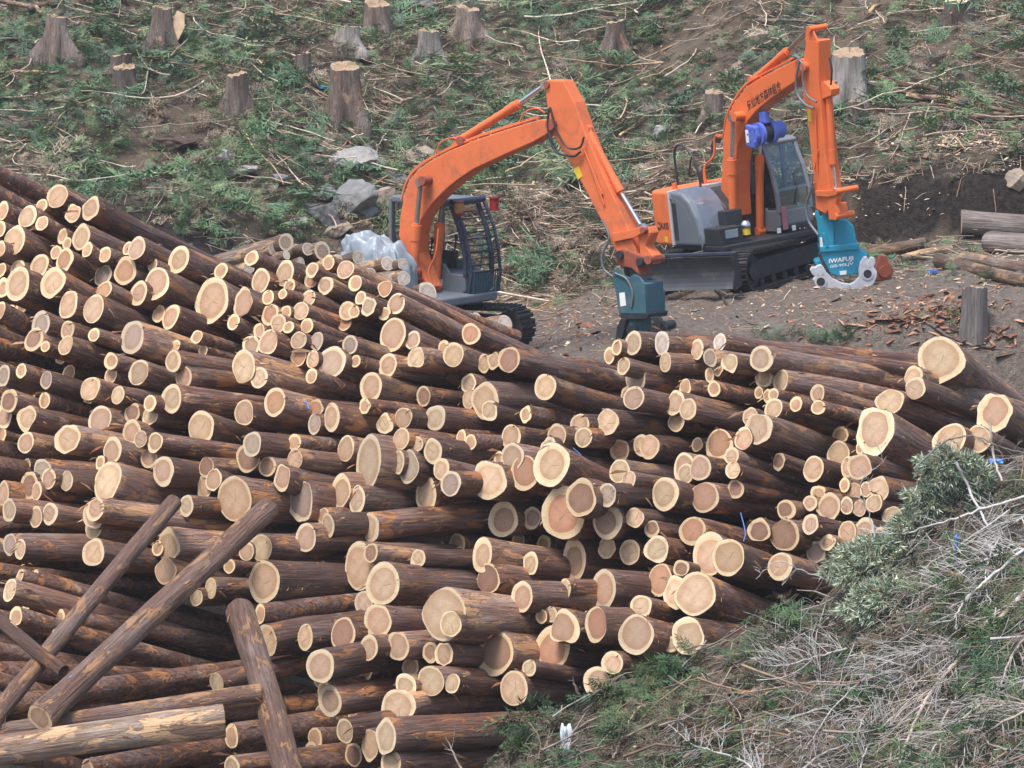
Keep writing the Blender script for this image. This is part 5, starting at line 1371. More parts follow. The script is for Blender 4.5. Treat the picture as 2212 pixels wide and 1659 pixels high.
def rock(u, vb, w, h, mat, label, seed, cuts=7, cat="rock", name="rock"):
    P = hit(u, vb, 70); s = P[1] / FPX
    bm = bmesh.new(); bmesh.ops.create_icosphere(bm, subdivisions=5, radius=1.0)
    rs = np.random.default_rng(seed)
    cuts += 5; nrm = rs.normal(0, 1, (cuts, 3)); nrm /= np.linalg.norm(nrm, axis=1, keepdims=True); dd = rs.uniform(.42, .80, cuts)
    for vtx in bm.verts:
        p = np.array(vtx.co)
        for n_, d_ in zip(nrm, dd):
            e = p @ n_ - d_
            if e > 0: p = p - n_ * e
        p = p * (1 + .06 * math.sin(5 * p[0] + seed) * math.cos(4 * p[1] + 2 * p[2]) + .035 * math.sin(13 * p[0] + 2 * seed) * math.sin(11 * p[2] + 9 * p[1]) + rs.normal(0, .006))
        vtx.co = (p[0] * w * s * .72, p[1] * w * s * .55, p[2] * h * s * .72)
    me = bpy.data.meshes.new(name); bm.to_mesh(me); bm.free()
    me.materials.append(MAT[mat])
    o = link(bpy.data.objects.new(name, me)); o.location = (P[0], P[1], P[2] + h * s * .20); o.rotation_euler = (rs.uniform(-.25, .25), rs.uniform(-.25, .25), rs.uniform(-.4, .4))
    return tag(o, label, cat)
rock(760, 366, 108, 50, "rock_pale", "long pale rounded boulder above the angular grey boulder", 41, 5)
rock(906, 352, 60, 48, "rock_tan", "tan stained boulder just left of the worn excavator's boom", 42)
rock(757, 455, 122, 80, "rock", "large angular grey boulder above the tarpaulin", 43, 9)
rock(838, 450, 62, 62, "rock_tan", "brown angular rock tucked behind the worn excavator's boom", 44, 8)
rock(486, 350, 36, 30, "rock_pale", "small white stone beside a torn root", 45)
rock(512, 376, 76, 20, "rock_pale", "flat whitish rock lying on the dark soil", 46)
rock(644, 490, 36, 32, "rock_pale", "small pale round rock near the crumpled grey rock", 47)
rock(708, 475, 62, 58, "rock", "crumpled-looking layered grey rock below the angular boulder", 48, 12)
rock(370, 318, 120, 34, "dead_root", "low dark lump of roots and soil on the slope", 49, 4, "root mass", "root_mass")
rock(1432, 290, 50, 24, "rock_pale", "whitish slab of rock in the brush between the two booms", 50)
rock(640, 150, 46, 18, "rock", "flat grey rock behind the small stained stump", 51)
rock(905, 10, 60, 26, "rock_pale", "pale stone at the top of the slope above the flat-topped stump", 52)
rock(640, 120 + 25, 26, 12, "rock_pale", "tiny white stone next to the small stained stump", 53)

for k, (u_, v_, w_, h_, m_, l_) in enumerate([(700, 425, 46, 34, "rock", "grey block at the upper edge of the boulder cluster"), (795, 470, 50, 40, "rock", "dark grey slab propped under the large angular boulder"), (675, 455, 34, 26, "rock_pale", "pale cobble beside the layered grey rock"),
        (735, 500, 56, 30, "rock_tan", "brownish flat rock just above the tarpaulin"), (860, 395, 44, 34, "rock", "grey rock close behind the worn excavator's boom"), (600, 390, 40, 22, "rock", "half-buried grey rock on the dark soil"), (820, 360, 34, 24, "rock_pale", "pale stone between the long pale boulder and the tan boulder")]):
    rock(u_, v_, w_, h_, m_, l_, 60 + k, 8)

def stem(pts, Dpx, label, bark="bark_pale", seed=1, cat="branch", name="felled_branch", lift=.10, tw=0, group=None):
    Q = []
    for (u, v) in pts:
        p = hit(u, v, 60); Q.append(p + np.array([0, 0, lift + Dpx * p[1] / FPX * .4]))
    R = Dpx * Q[0][1] / FPX / 2
    C0 = np.mean(Q, 0); d = Q[-1] - Q[0]; Mx_ = frame(C0, d / np.linalg.norm(d)); Mi = Mx_.inverted()
    L_ = [Mi @ Vector(q) for q in Q]
    rs = np.random.default_rng(seed)
    sp = spline([tuple(x) for x in L_], 5); sp = [tuple(np.array(p) + rs.normal(0, R * .25, 3)) for p in sp]
    mb = MB(); mb.tube(sp, R, 8, r2=R * .6)
    o = mb.build(name, MAT[bark]); o.matrix_world = Mx_
    return tag(o, label, cat, group)
stem([(62, 36), (155, 2)], 14, "reddish stem lying above the flared stump, pale end uphill", "bark", 61)
stem([(0, 14), (70, 30), (90, 44)], 12, "bent pale root lying below the reddish stem", "bark_pale", 62)
stem([(195, 22), (222, 2), (270, 14)], 22, "pinkish bent root on the upper slope", "bark_pale", 63)
stem([(565, 58), (642, 30)], 11, "pale split pole with a bright wood face on the upper slope", "bark_pale", 64)
stem([(-10, 170), (60, 168), (128, 170)], 8, "long straight pale pole lying level below the flared stump", "bark_pale", 65)
stem([(823, 232), (862, 236), (908, 214)], 9, "curved pale branch lying near the tallest grey stump", "bark_pale", 66)
stem([(1338, 306), (1372, 282), (1402, 254)], 7, "straight tan branch between the two booms", "bark_pale", 67)
stem([(1900, 186), (2010, 208), (2120, 240)], 13, "upper reddish felled pole beside the wide split stump", "bark", 68)
stem([(1850, 190), (1960, 216), (2040, 236)], 11, "middle reddish felled pole beside the wide split stump", "bark", 69)
stem([(1960, 222), (2080, 236), (2230, 268)], 13, "pale barked felled pole running downhill right of the reddish poles", "bark_pale", 70)
stem([(1900, 244), (2000, 240), (2060, 246)], 9, "short purplish pole below the reddish felled poles", "bark", 71)
stem([(2030, 272), (2130, 268), (2230, 262)], 16, "thick whitish split log at the edge of the cut bank", "bark_pale", 72)
stem([(1640, 56), (1700, 58), (1760, 62)], 10, "greyish pole behind the clean excavator's stick top", "bark_grey", 73)
stem([(1870, 45), (1900, 22)], 11, "short tan log end on the upper slope near the cream stump", "bark_pale", 74)
stem([(690, 480), (840, 468)], 11, "whitish straight pole lying behind the silver tarpaulin", "bark_pale", 75, lift=.02)
stem([(770, 432), (820, 404), (850, 382)], 7, "thin pale pole leaning over the brown angular rock", "bark_pale", 76)
stem([(1225, 640), (1290, 622), (1345, 640)], 8, "pale stick lying on the bench left of the processing head", "bark_pale", 77, lift=.0)
stem([(1100, 460), (1160, 500), (1240, 590)], 7, "long thin pale pole slanting behind the caged cab", "bark_pale", 78)
stem([(1540, 620), (1620, 700), (1760, 705)], 5, "thin grey branch lying on the bare bench", "bark_grey", 79, lift=.0)
stem([(2000, 700), (2080, 742), (2212, 765)], 8, "grey branch lying across the bench toward the pile", "bark_grey", 80, lift=.0)

# ------------------------------------------------------------------ slash: conifer sprays, sticks, chips (nobody could count it)
def spray_proto(seed, n_side=16, droop=.25):
    """flat conifer frond along +X, length about 1, made of thin leafy twigs (triangles)"""
    rs = np.random.default_rng(seed); T = []
    stemp = [np.array([s_, .08 * math.sin(2.2 * s_ + seed), .10 * s_ - droop * s_ * s_]) for s_ in np.linspace(0, 1, 9)]
    for i in range(n_side):
        s_ = .10 + .88 * i / n_side; base = np.array([s_, .08 * math.sin(2.2 * s_ + seed), .10 * s_ - droop * s_ * s_]); side = 1 if i % 2 else -1
        ln = (.42 * (1 - s_) + .12) * rs.uniform(.7, 1.2); ang = rs.uniform(.5, 1.0) * side
        dr = np.array([math.cos(ang), math.sin(ang), rs.normal(.0, .18)])
        for k in range(4):
            q = base + dr * ln * (k + .3) / 4 + np.array([0, 0, -.2 * ((k + 1) / 4) ** 2 * ln])
            for sg in (-1, 1):
                a2 = ang + sg * rs.uniform(.35, .8); l2 = ln * rs.uniform(.35, .65)
                d2 = np.array([math.cos(a2), math.sin(a2), rs.normal(-.12, .28)]); p2 = np.array([-math.sin(a2), math.cos(a2), rs.normal(0, .4)]) * .017
                T.append((q - p2, q + p2, q + d2 * l2))
    return np.array(T)          # m,3,3
PROTO = [spray_proto(900 + i, 11 + (i % 3) * 2, .15 + .08 * (i % 4)) for i in range(7)]

def scatter_sprays(name, XYZ, scale, cols_, label, cat, pitch=(.15, .35), mat=None):
    V_, C_ = [], []
    pk = rng.integers(0, len(PROTO), len(XYZ))
    for p in range(len(PROTO)):
        sel = np.where(pk == p)[0]
        if not len(sel): continue
        T = PROTO[p].reshape(-1, 3); m_ = len(sel)
        az = rng.uniform(0, 2 * np.pi, m_); ti = rng.normal(pitch[0], pitch[1], m_); ro = rng.normal(0, .5, m_)
        ca, sa, ct, st_, cr, sr = np.cos(az), np.sin(az), np.cos(ti), np.sin(ti), np.cos(ro), np.sin(ro)
        X = np.stack([ca * ct, sa * ct, st_], 1); Yv = np.stack([-sa, ca, np.zeros(m_)], 1); Z = np.cross(X, Yv)
        Y2 = Yv * cr[:, None] + Z * sr[:, None]; Z2 = -Yv * sr[:, None] + Z * cr[:, None]
        W = T[None, :, :1] * X[:, None] + T[None, :, 1:2] * Y2[:, None] + T[None, :, 2:] * Z2[:, None]
        W = W * scale[sel][:, None, None] + XYZ[sel][:, None, :]
        V_.append(W.reshape(-1, 3))
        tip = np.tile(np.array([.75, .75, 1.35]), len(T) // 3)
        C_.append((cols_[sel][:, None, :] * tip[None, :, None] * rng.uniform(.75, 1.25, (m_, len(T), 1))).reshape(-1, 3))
    V_ = np.concatenate(V_); C_ = np.concatenate(C_)
    o = mesh_np(name, V_, np.arange(len(V_)).reshape(-1, 3), mat or MAT["leaf"], cols=np.clip(C_, 0, 1))
    return tag(o, label, cat, kind="stuff")
MAT["leaf"] = vcol_mat("conifer_needles", .62, .3, 5.0)
MAT["stick"] = vcol_mat("dead_sticks", .8, .3, 11.0)
GREENS = np.array([(.092, .170, .092), (.108, .190, .096), (.135, .215, .100), (.115, .172, .116), (.170, .220, .115), (.23, .22, .15), (.31, .26, .19)])

def hill_points(n_, x0, x1, y0, y1, thr, fs=.55, seed=81):
    x = rng.uniform(x0, x1, n_); y = rng.uniform(y0, y1, n_)
    keep = fbm(x * fs, y * fs, seed) + rng.normal(0, .05, n_) > thr
    keep &= rng.uniform(0, 1, n_) > bank_mask(x, y) * np.where(x > 0, .93, .72)
    x, y = x[keep], y[keep]
    return np.stack([x, y, H(x, y)], 1)
XS = hill_points(17500, -13, 13, 82.3, 98.5, .36)
yb_ = np.interp(XS[:, 0], [-30, -9, -5, -1, 2.5, 5, 9, 30], [81.0, 81.5, 82.5, 83.5, 84.0, 83.6, 82.6, 82])
# bare bank faces and the browner right-hand slope carry less green
keepp = np.where((np.abs(XS[:, 0] - 1.3) < 2.3) & (XS[:, 1] < 87.5), .40, 1) * np.where(XS[:, 0] > 4.0, .50, np.where(XS[:, 0] < -2, 1.0, .85)) * np.where(XS[:, 1] - yb_ < 1.3, .35, 1.0)
XS = XS[rng.uniform(0, 1, len(XS)) < keepp]
patch = fbm(XS[:, 0] * .5, XS[:, 1] * .5, 141) + rng.normal(0, .09, len(XS))
ci = np.digitize(patch, [.33, .40, .46, .54, .61, .68])
ci = np.array([3, 0, 1, 2, 4, 5, 6])[ci]
XS[:, 2] += rng.uniform(.0, .12, len(XS))
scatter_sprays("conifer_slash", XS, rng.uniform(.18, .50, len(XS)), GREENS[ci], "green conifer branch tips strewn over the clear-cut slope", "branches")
# dead brownish sprays over everything
XD = hill_points(3700, -13, 13, 82.0, 98.5, .34, .7, 95)
cb_ = np.array([(.22, .17, .125), (.30, .245, .185), (.18, .135, .10), (.26, .215, .175)])[rng.integers(0, 4, len(XD))]
XD[:, 2] += .02
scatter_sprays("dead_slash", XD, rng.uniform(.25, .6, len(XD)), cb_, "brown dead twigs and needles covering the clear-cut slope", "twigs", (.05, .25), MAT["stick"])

def sticks(name, base, length, rad, cols_, label, cat, curve=.25, pitch=.12, lift=(.0, .12), k=6, sides=4, az=None):
    n_ = len(base)
    az = rng.uniform(0, 2 * np.pi, n_) if az is None else az
    s = np.linspace(-.5, .5, k)
    cv = rng.normal(0, curve, n_); cv2 = rng.normal(0, curve * .6, n_); pi_ = rng.normal(0, pitch, n_)
    dx = np.stack([np.cos(az), np.sin(az)], 1); px = np.stack([-dx[:, 1], dx[:, 0]], 1)
    lat = (s[None] ** 2 * cv[:, None] + s[None] ** 3 * cv2[:, None] * 2) * length[:, None]
    XY = base[:, None, :2] + dx[:, None] * (s[None, :, None] * length[:, None, None]) + px[:, None] * lat[..., None]
    XY += rng.normal(0, .012, XY.shape) * np.minimum(length, .7)[:, None, None]
    Zg = H(XY[..., 0], XY[..., 1]).mean(1)[:, None] * .5 + H(XY[..., 0], XY[..., 1]) * .5
    Z = Zg + rng.uniform(*lift, n_)[:, None] + s[None] * (pi_ * length)[:, None] + (np.abs(rng.normal(0, .10, n_)) * length)[:, None] * (s[None] ** 2)
    paths = np.concatenate([XY, Z[..., None]], 2)
    R = rad[:, None] * np.linspace(1, .35, k)[None]
    v, q = tubes_np(paths, R, sides)
    c = np.repeat(cols_ * rng.uniform(.75, 1.25, (n_, 1)), k * sides, 0)
    o = mesh_np(name, v, q, MAT["stick"], smooth=True, cols=np.clip(c, 0, 1))
    return tag(o, label, cat, kind="stuff")
STC = np.array([(.34, .27, .20), (.44, .36, .28), (.26, .20, .15), (.36, .25, .16), (.50, .42, .33), (.22, .15, .11)])
B = hill_points(6000, -13, 13, 82, 98.5, .44, .45, 101)
ln_ = rng.gamma(3.0, .22, len(B)) + .18
sticks("slash_sticks", B, ln_, np.clip(ln_ * .011 * rng.uniform(.6, 1.6, len(B)), .005, .03), STC[rng.integers(0, 6, len(B))], "pale dead branches and sticks littered over the slope", "sticks")
# fine sticks on the bench and bank
B = hill_points(2400, -13, 13, 73, 84, .40, .6, 103)
ln_ = rng.gamma(2.2, .13, len(B)) + .08
sticks("bench_sticks", B, ln_, np.clip(ln_ * .012, .004, .014), STC[rng.integers(0, 6, len(B))], "small sticks scattered on the bare bench", "sticks", lift=(.0, .03), pitch=.05)

def chips(name, base, size, cols_, label, cat, asp=(1.5, 5)):
    n_ = len(base); az = rng.uniform(0, 2 * np.pi, n_); a = rng.uniform(*asp, n_)
    X = np.stack([np.cos(az), np.sin(az), rng.normal(0, .35, n_)], 1) * (size * .5)[:, None]
    Y = np.stack([-np.sin(az), np.cos(az), rng.normal(0, .35, n_)], 1) * (size * .5 / a)[:, None]
    up = np.array([0, 0, 1.0]) * (size * .06)[:, None]
    c = base + np.array([0, 0, .015])
    v = np.stack([c - X - Y, c + X - Y * .6, c + X * .9 + Y, c - X * .8 + Y * .8, c + up + np.array([0, 0, .01])], 1).reshape(-1, 3)
    i = np.arange(n_)[:, None] * 5
    tr = np.concatenate([i + np.array([[0, 1, 4]]), i + np.array([[1, 2, 4]]), i + np.array([[2, 3, 4]]), i + np.array([[3, 0, 4]])])
    col = np.repeat(cols_ * rng.uniform(.7, 1.25, (n_, 1)), 5, 0)
    o = mesh_np(name, v, tr, MAT["stick"], cols=np.clip(col, 0, 1))
    return tag(o, label, cat, kind="stuff")
CHC = np.array([(.58, .44, .30), (.48, .32, .20), (.66, .54, .40), (.35, .16, .08), (.40, .30, .22)])
B = hill_points(8500, -13.5, 13.5, 73, 100, .30, .8, 111)
chips("wood_chips", B, rng.gamma(2.0, .022, len(B)) + .02, CHC[rng.integers(0, 5, len(B))], "pale wood chips scattered over bench and slope", "wood chips")
# reddish torn bark on the bench, sawdust by the cut bank
def blob(n_, u, v, ru, rv):
    P = []
    for _ in range(n_):
        q = hit(u + random.gauss(0, ru), v + random.gauss(0, rv), 64)
        if random.random() > float(bank_mask(q[0], q[1])) * (.9 if q[0] > 3 else .3): P.append(q)
    return np.array(P).reshape(-1, 3)
B = np.concatenate([blob(220, 2040, 665, 60, 24), blob(160, 1985, 695, 70, 18), blob(110, 1800, 690, 130, 35), blob(90, 2120, 735, 60, 15), blob(120, 1300, 690, 80, 30)])
chips("bark_litter", B, rng.gamma(2.5, .05, len(B)) + .03, np.array([(.26, .115, .065), (.33, .19, .12), (.20, .085, .055)])[rng.integers(0, 3, len(B))], "reddish torn bark littered on the bench above the pile", "bark litter", (2, 7))
B = np.concatenate([blob(380, 2010, 312, 70, 9), blob(260, 2120, 300, 45, 9), blob(180, 1850, 448, 40, 14), blob(160, 1990, 440, 30, 14), blob(60, 2190, 380, 12, 14)])
chips("sawdust_chips", B, rng.gamma(2.0, .03, len(B)) + .03, np.array([(.62, .48, .34), (.70, .58, .44), (.52, .38, .26)])[rng.integers(0, 3, len(B))], "pale sawdust and chips on top of the dark cut bank", "wood chips")
# small green tufts on the bench and the bank
B = np.concatenate([blob(14, 1300, 600, 60, 40), blob(12, 1195, 575, 18, 14), blob(10, 1700, 735, 50, 8), blob(8, 1790, 735, 12, 6), blob(4, 2070, 600, 30, 8), blob(10, 1930, 450, 60, 16), blob(30, 420, 470, 70, 45), blob(14, 590, 470, 16, 12), blob(3, 2000, 690, 30, 8), blob(30, 300, 440, 80, 30)])
ci = rng.choice(len(GREENS), len(B), p=[.1, .2, .3, .1, .2, .1, 0])
B = np.repeat(B, 3, 0) + rng.normal(0, .06, (len(B) * 3, 3)) * [1, 1, .3]; ci = np.repeat(ci, 3)
scatter_sprays("bench_tufts", B, rng.uniform(.16, .34, len(B)), GREENS[ci], "small green tufts growing on the bench and bank", "tufts", (.9, .35))
# hanging roots on the cut bank
B = np.concatenate([blob(26, 2000, 372, 110, 14), blob(16, 1420, 440, 30, 20), blob(16, 330, 420, 80, 30)])
B = B + np.array([0, -.12, .12])
ln_ = rng.uniform(.15, .6, len(B)); k = 5; s = np.linspace(0, 1, k)
pt = B[:, None, :] + np.stack([rng.normal(0, .25, (len(B), 1)) * s[None] * ln_[:, None], -.05 - .12 * s[None] + rng.normal(0, .02, (len(B), k)), -s[None] * ln_[:, None] * .9], -1)
v, q = tubes_np(pt, np.full((len(B), k), .009), 4)
o = mesh_np("hanging_roots", v, q, MAT["stick"], smooth=True, cols=np.repeat(STC[rng.integers(0, 6, len(B))], k * 4, 0)); tag(o, "thin roots hanging out of the dark cut bank", "roots", kind="stuff")
# bits of ribbon and tackle
def scrap(u, v, w, h, col, label, seed, cat="ribbon", name="ribbon", y0=60, lift=.05, rough=.5):
    P = hit(u, v, y0)
    if y0 < 50 and P[1] > 52.4: P = at(u, v, 52.2)
    s = P[1] / FPX; rs = np.random.default_rng(seed)
    a, b2 = 9, 6; vs = []
    for i in range(a):
        for j in range(b2):
            vs.append(((i / (a - 1) - .5) * w * s + rs.normal(0, .1) * w * s * .25, rs.normal(0, .12) * w * s + (j / (b2 - 1) - .5) * w * s * .2, (j / (b2 - 1)) * h * s + rs.normal(0, .08) * h * s))
    mb = MB(); mb.add(vs, [(i * b2 + j, i * b2 + j + 1, (i + 1) * b2 + j + 1, (i + 1) * b2 + j) for i in range(a - 1) for j in range(b2 - 1)], 0, True)
    o = mb.build(name, simple(name + str(seed), col, rough, var=.1, scale=8)); o.location = (P[0], P[1] - .05, P[2] + lift)
    m_ = o.modifiers.new("thickness", 'SOLIDIFY'); m_.thickness = .006
    return tag(o, label, cat)
scrap(700, 196, 30, 7, (.10, .38, .50), "light blue ribbon lying left of the tallest grey stump", 1)
scrap(930, 186, 10, 5, (.06, .25, .55), "small blue scrap of ribbon on the slope right of the tallest grey stump", 2)
scrap(2014, 594, 18, 5, (.03, .16, .55), "blue string scrap on the ground by the peeled poles", 3)
# orange snatch block left on the ground beside the grapple
P = hit(1906, 604, 70)
mb = MB(); mb.prism([(-.16, 0), (.16, .02), (.20, .22), (.10, .36), (.06, .48), (-.08, .50), (-.12, .36), (-.20, .2)], -.07, .07); mb.cyl((0, -.11, .18), (0, .11, .18), .11, n=16)
o = mb.build("pulley_block", M_RUST, bevel=.02); o.matrix_world = Matrix.Translation((P[0], P[1], P[2] - .02)) @ Matrix.Rotation(.3, 4, 'Z'); tag(o, "faded orange pulley block lying beside the blue grapple", "pulley block")
MB().tube(spline([(-.22, .05, .25), (-.3, .05, .4), (-.05, .08, .48), (.2, .06, .42), (.28, .05, .5)], 5), .02, 6).build("green_rope", simple("green_rope", (.03, .25, .10), .7), o)

B = []
for k, (u, vt, vb, w, lab, fl) in enumerate(STUMPS[:-1]):
    c = hit(u, vb, 70)
    for _ in range(16):
        a_ = random.uniform(0, 6.283); r_ = w * c[1] / FPX * random.uniform(.55, 1.3)
        x, y = c[0] + r_ * math.cos(a_), c[1] + r_ * math.sin(a_) * .9 - .1
        B.append((x, y, float(H(x, y)) + random.uniform(.0, .16)))
B = np.array(B); ci = rng.choice(len(GREENS), len(B))
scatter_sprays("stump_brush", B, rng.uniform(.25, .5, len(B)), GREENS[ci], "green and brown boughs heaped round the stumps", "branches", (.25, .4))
# larger boughs lying in heaps: longer sprays with visible stems
B = hill_points(1900, -13, 13, 83, 98.5, .50, .35, 131); B[:, 2] += rng.uniform(.05, .22, len(B))
ci = rng.choice(len(GREENS), len(B), p=[.25, .25, .2, .15, .1, .03, .02])
scatter_sprays("heaped_boughs", B, rng.gamma(9, .085, len(B)), GREENS[ci], "bigger green conifer boughs heaped on the clear-cut slope", "boughs", (.1, .3))

B = hill_points(1000, -5.0, 9.0, 79.5, 84.2, .40, .6, 151); B = B[B[:, 1] > 80.8 - .25 * np.abs(B[:, 0])]; B[:, 2] += rng.uniform(0, .1, len(B))
ci = rng.choice(len(GREENS), len(B), p=[.18, .2, .18, .12, .12, .1, .1])
scatter_sprays("bench_edge_brush", B, rng.uniform(.18, .42, len(B)), GREENS[ci], "mixed green and brown brush spilling onto the bench behind the machines", "branches", (.1, .35))
B = hill_points(900, -5.0, 11.0, 79.0, 84.5, .35, .6, 153); ln_ = rng.gamma(3, .2, len(B)) + .2
sticks("bench_edge_sticks", B, ln_, np.clip(ln_ * .012, .005, .02), STC[rng.integers(0, 6, len(B))], "pale sticks lying along the back of the bench", "sticks")

B = hill_points(400, -13, 13, 83, 98.5, .34, .5, 161); ln_ = rng.gamma(5, .32, len(B)) + .5
sticks("long_dead_branches", B, ln_, np.clip(ln_ * .008, .008, .022), STC[rng.integers(0, 5, len(B))] * 1.15, "long pale dead branches lying across the slope", "branches", curve=.35, pitch=.06, k=12, sides=5, lift=(.08, .22))
B = hill_points(1300, -1.4, 3.8, 82.6, 87.4, .30, .7, 163); B[:, 2] += .04
scatter_sprays("brown_slash_bank", B, rng.uniform(.25, .6, len(B)), np.array([(.24, .19, .14), (.32, .265, .20), (.20, .15, .11)])[rng.integers(0, 3, len(B))], "brown dead slash covering the bank between the two machines", "twigs", (.1, .3), MAT["stick"])
B = hill_points(700, -1.4, 3.8, 82.6, 87.4, .30, .7, 165); ln_ = rng.gamma(4, .2, len(B)) + .3
sticks("slash_bank_sticks", B, ln_, np.clip(ln_ * .011, .006, .022), STC[rng.integers(0, 6, len(B))] * 1.1, "pale sticks piled on the bank between the two machines", "sticks", curve=.35)
for k, (u_, v_, w_, h_) in enumerate([(1915, 330, 40, 16), (1960, 322, 46, 20), (2010, 340, 30, 18), (2120, 300, 44, 14), (2195, 400, 36, 40)]):
    rock(u_, v_, w_, h_, "rock_tan", ["flat tan rock at the lip of the dark bank nearest the grapple stick", "larger tan rock on the bank's lip", "small tan rock under the bank's lip", "tan rock by the thick whitish split log", "tan earthy rock in the bank's far corner"][k], 80 + k, 7)
# ------------------------------------------------------------------ brush heap on the mound in front
def mpt(u, v, h=0.0):
    """point on the mound seen at a pixel, pulled h metres towards the camera (so it stands clear of the ground)"""
    P = hit(u, v, 43.5)
    if P[1] > 52.5: P = at(u, v, 52.3)
    d = CP - P; return P + d / np.linalg.norm(d) * h

def mound_xy(n_):
    u = rng.uniform(880, 2560, n_); v = rng.uniform(940, 1800, n_)
    vc = np.interp(u, [880, 1000, 1150, 1250, 1400, 1500, 1650, 1800, 1900, 2000, 2212, 2420], [1730, 1690, 1590, 1530, 1440, 1375, 1330, 1280, 1160, 1035, 955, 900])
    k = v > vc; u, v = u[k], v[k]
    # straight to ground: iterate depth on the height field
    y = np.full(len(u), 50.0); D = np.array([ray(a, b_) for a, b_ in zip(u, v)])
    for _ in range(40):
        P = CP[None] + D * (y / D[:, 1])[:, None]
        e = P[:, 2] - H(P[:, 0], P[:, 1]); y = np.clip(y + e * 1.6, 43.0, 53.5)
    P = CP[None] + D * (y / D[:, 1])[:, None]
    P[:, 2] = H(P[:, 0], P[:, 1])
    return P, u, v

GREY = np.array([(.26, .245, .23), (.34, .325, .31), (.21, .185, .17), (.40, .38, .365), (.28, .225, .18)])
BRN = np.array([(.17, .115, .08), (.22, .155, .105), (.13, .09, .065), (.26, .19, .135), (.30, .235, .18)])
# 1 dead needle litter
P, u, v = mound_xy(3400)
P[:, 2] += rng.uniform(0, .10, len(P))
lit = np.array([(.135, .105, .08), (.18, .145, .11), (.12, .09, .07), (.15, .145, .10), (.11, .13, .08)])
scatter_sprays("needle_litter", P, rng.uniform(.16, .42, len(P)), lit[rng.integers(0, 5, len(P))], "matted dead needles covering the brush mound", "needles", (.05, .4), MAT["stick"])
# 2 fine dead twigs, greyer and denser to the right
P, u, v = mound_xy(13500)
right = np.clip((u - 1450) / 500, 0, 1)
k = rng.uniform(0, 1, len(P)) < .35 + .65 * right; P, right = P[k], right[k]
ln_ = rng.gamma(2.6, .10, len(P)) + .10
cc = np.where((rng.uniform(0, 1, len(P)) < .25 + .65 * right)[:, None], GREY[rng.integers(0, 5, len(P))], BRN[rng.integers(0, 5, len(P))])
sticks("brush_twigs", P, ln_, np.clip(ln_ * .010 * rng.uniform(.6, 1.5, len(P)), .0025, .011), cc, "tangle of fine grey dead twigs on the brush mound", "twigs", curve=.5, pitch=.35, lift=(.02, .30), k=6, sides=3)
P, u, v = mound_xy(800)
ln_ = rng.gamma(3, .16, len(P)) + .25
sticks("brush_sticks", P, ln_, np.clip(ln_ * .013 * rng.uniform(.7, 1.5, len(P)), .006, .022), np.concatenate([GREY, BRN])[rng.integers(0, 10, len(P))], "broken sticks lying in the brush mound", "sticks", curve=.25, pitch=.2, lift=(.03, .22), k=6, sides=5)
# 3 green boughs
P, u, v = mound_xy(3000)
g = fbm(P[:, 0] * 1.2, P[:, 1] * 1.2, 201) + rng.normal(0, .04, len(P))
k = g > .455; P = P[k]; P[:, 2] += rng.uniform(.02, .2, len(P))
G2 = np.array([(.055, .115, .050), (.075, .135, .055), (.045, .095, .050), (.10, .14, .06), (.13, .13, .065)])
scatter_sprays("green_brush", P, rng.uniform(.22, .48, len(P)), G2[rng.integers(0, 5, len(P))], "green needle tips caught in the brush mound", "branches", (.0, .45))
# thicker drooping green along the right-hand flank
bl_ = []
for (uu, vv, ru, rv, n_) in ((2150, 1290, 50, 50, 80), (2090, 1240, 40, 40, 60), (2160, 1450, 50, 60, 70), (2120, 1560, 60, 50, 60), (2190, 1600, 40, 50, 40), (1700, 1310, 25, 12, 26), (1460, 1450, 40, 20, 30), (1330, 1500, 30, 15, 20), (1130, 1560, 22, 16, 26), (1560, 1620, 40, 20, 30), (1250, 1640, 50, 20, 30), (1420, 1560, 60, 40, 50), (1700, 1500, 80, 50, 60), (1900, 1480, 60, 50, 50), (2180, 1380, 40, 60, 60), (2050, 1640, 70, 30, 50)):
    for _ in range(n_): bl_.append(mpt(random.gauss(uu, ru), min(1700, random.gauss(vv, rv)), random.uniform(.0, .25)))
bl_ = np.array(bl_)
scatter_sprays("green_boughs", bl_, rng.uniform(.35, .65, len(bl_)), G2[rng.integers(0, 4, len(bl_))], "drooping green conifer boughs in the brush mound", "boughs", (-.45, .4))
# wood chips on the mound
P, u, v = mound_xy(700)
chips("mound_chips", P + np.array([0, 0, .06]), rng.gamma(2, .02, len(P)) + .02, CHC[rng.integers(0, 5, len(P))], "pale chips and bark scraps on the brush mound", "wood chips")

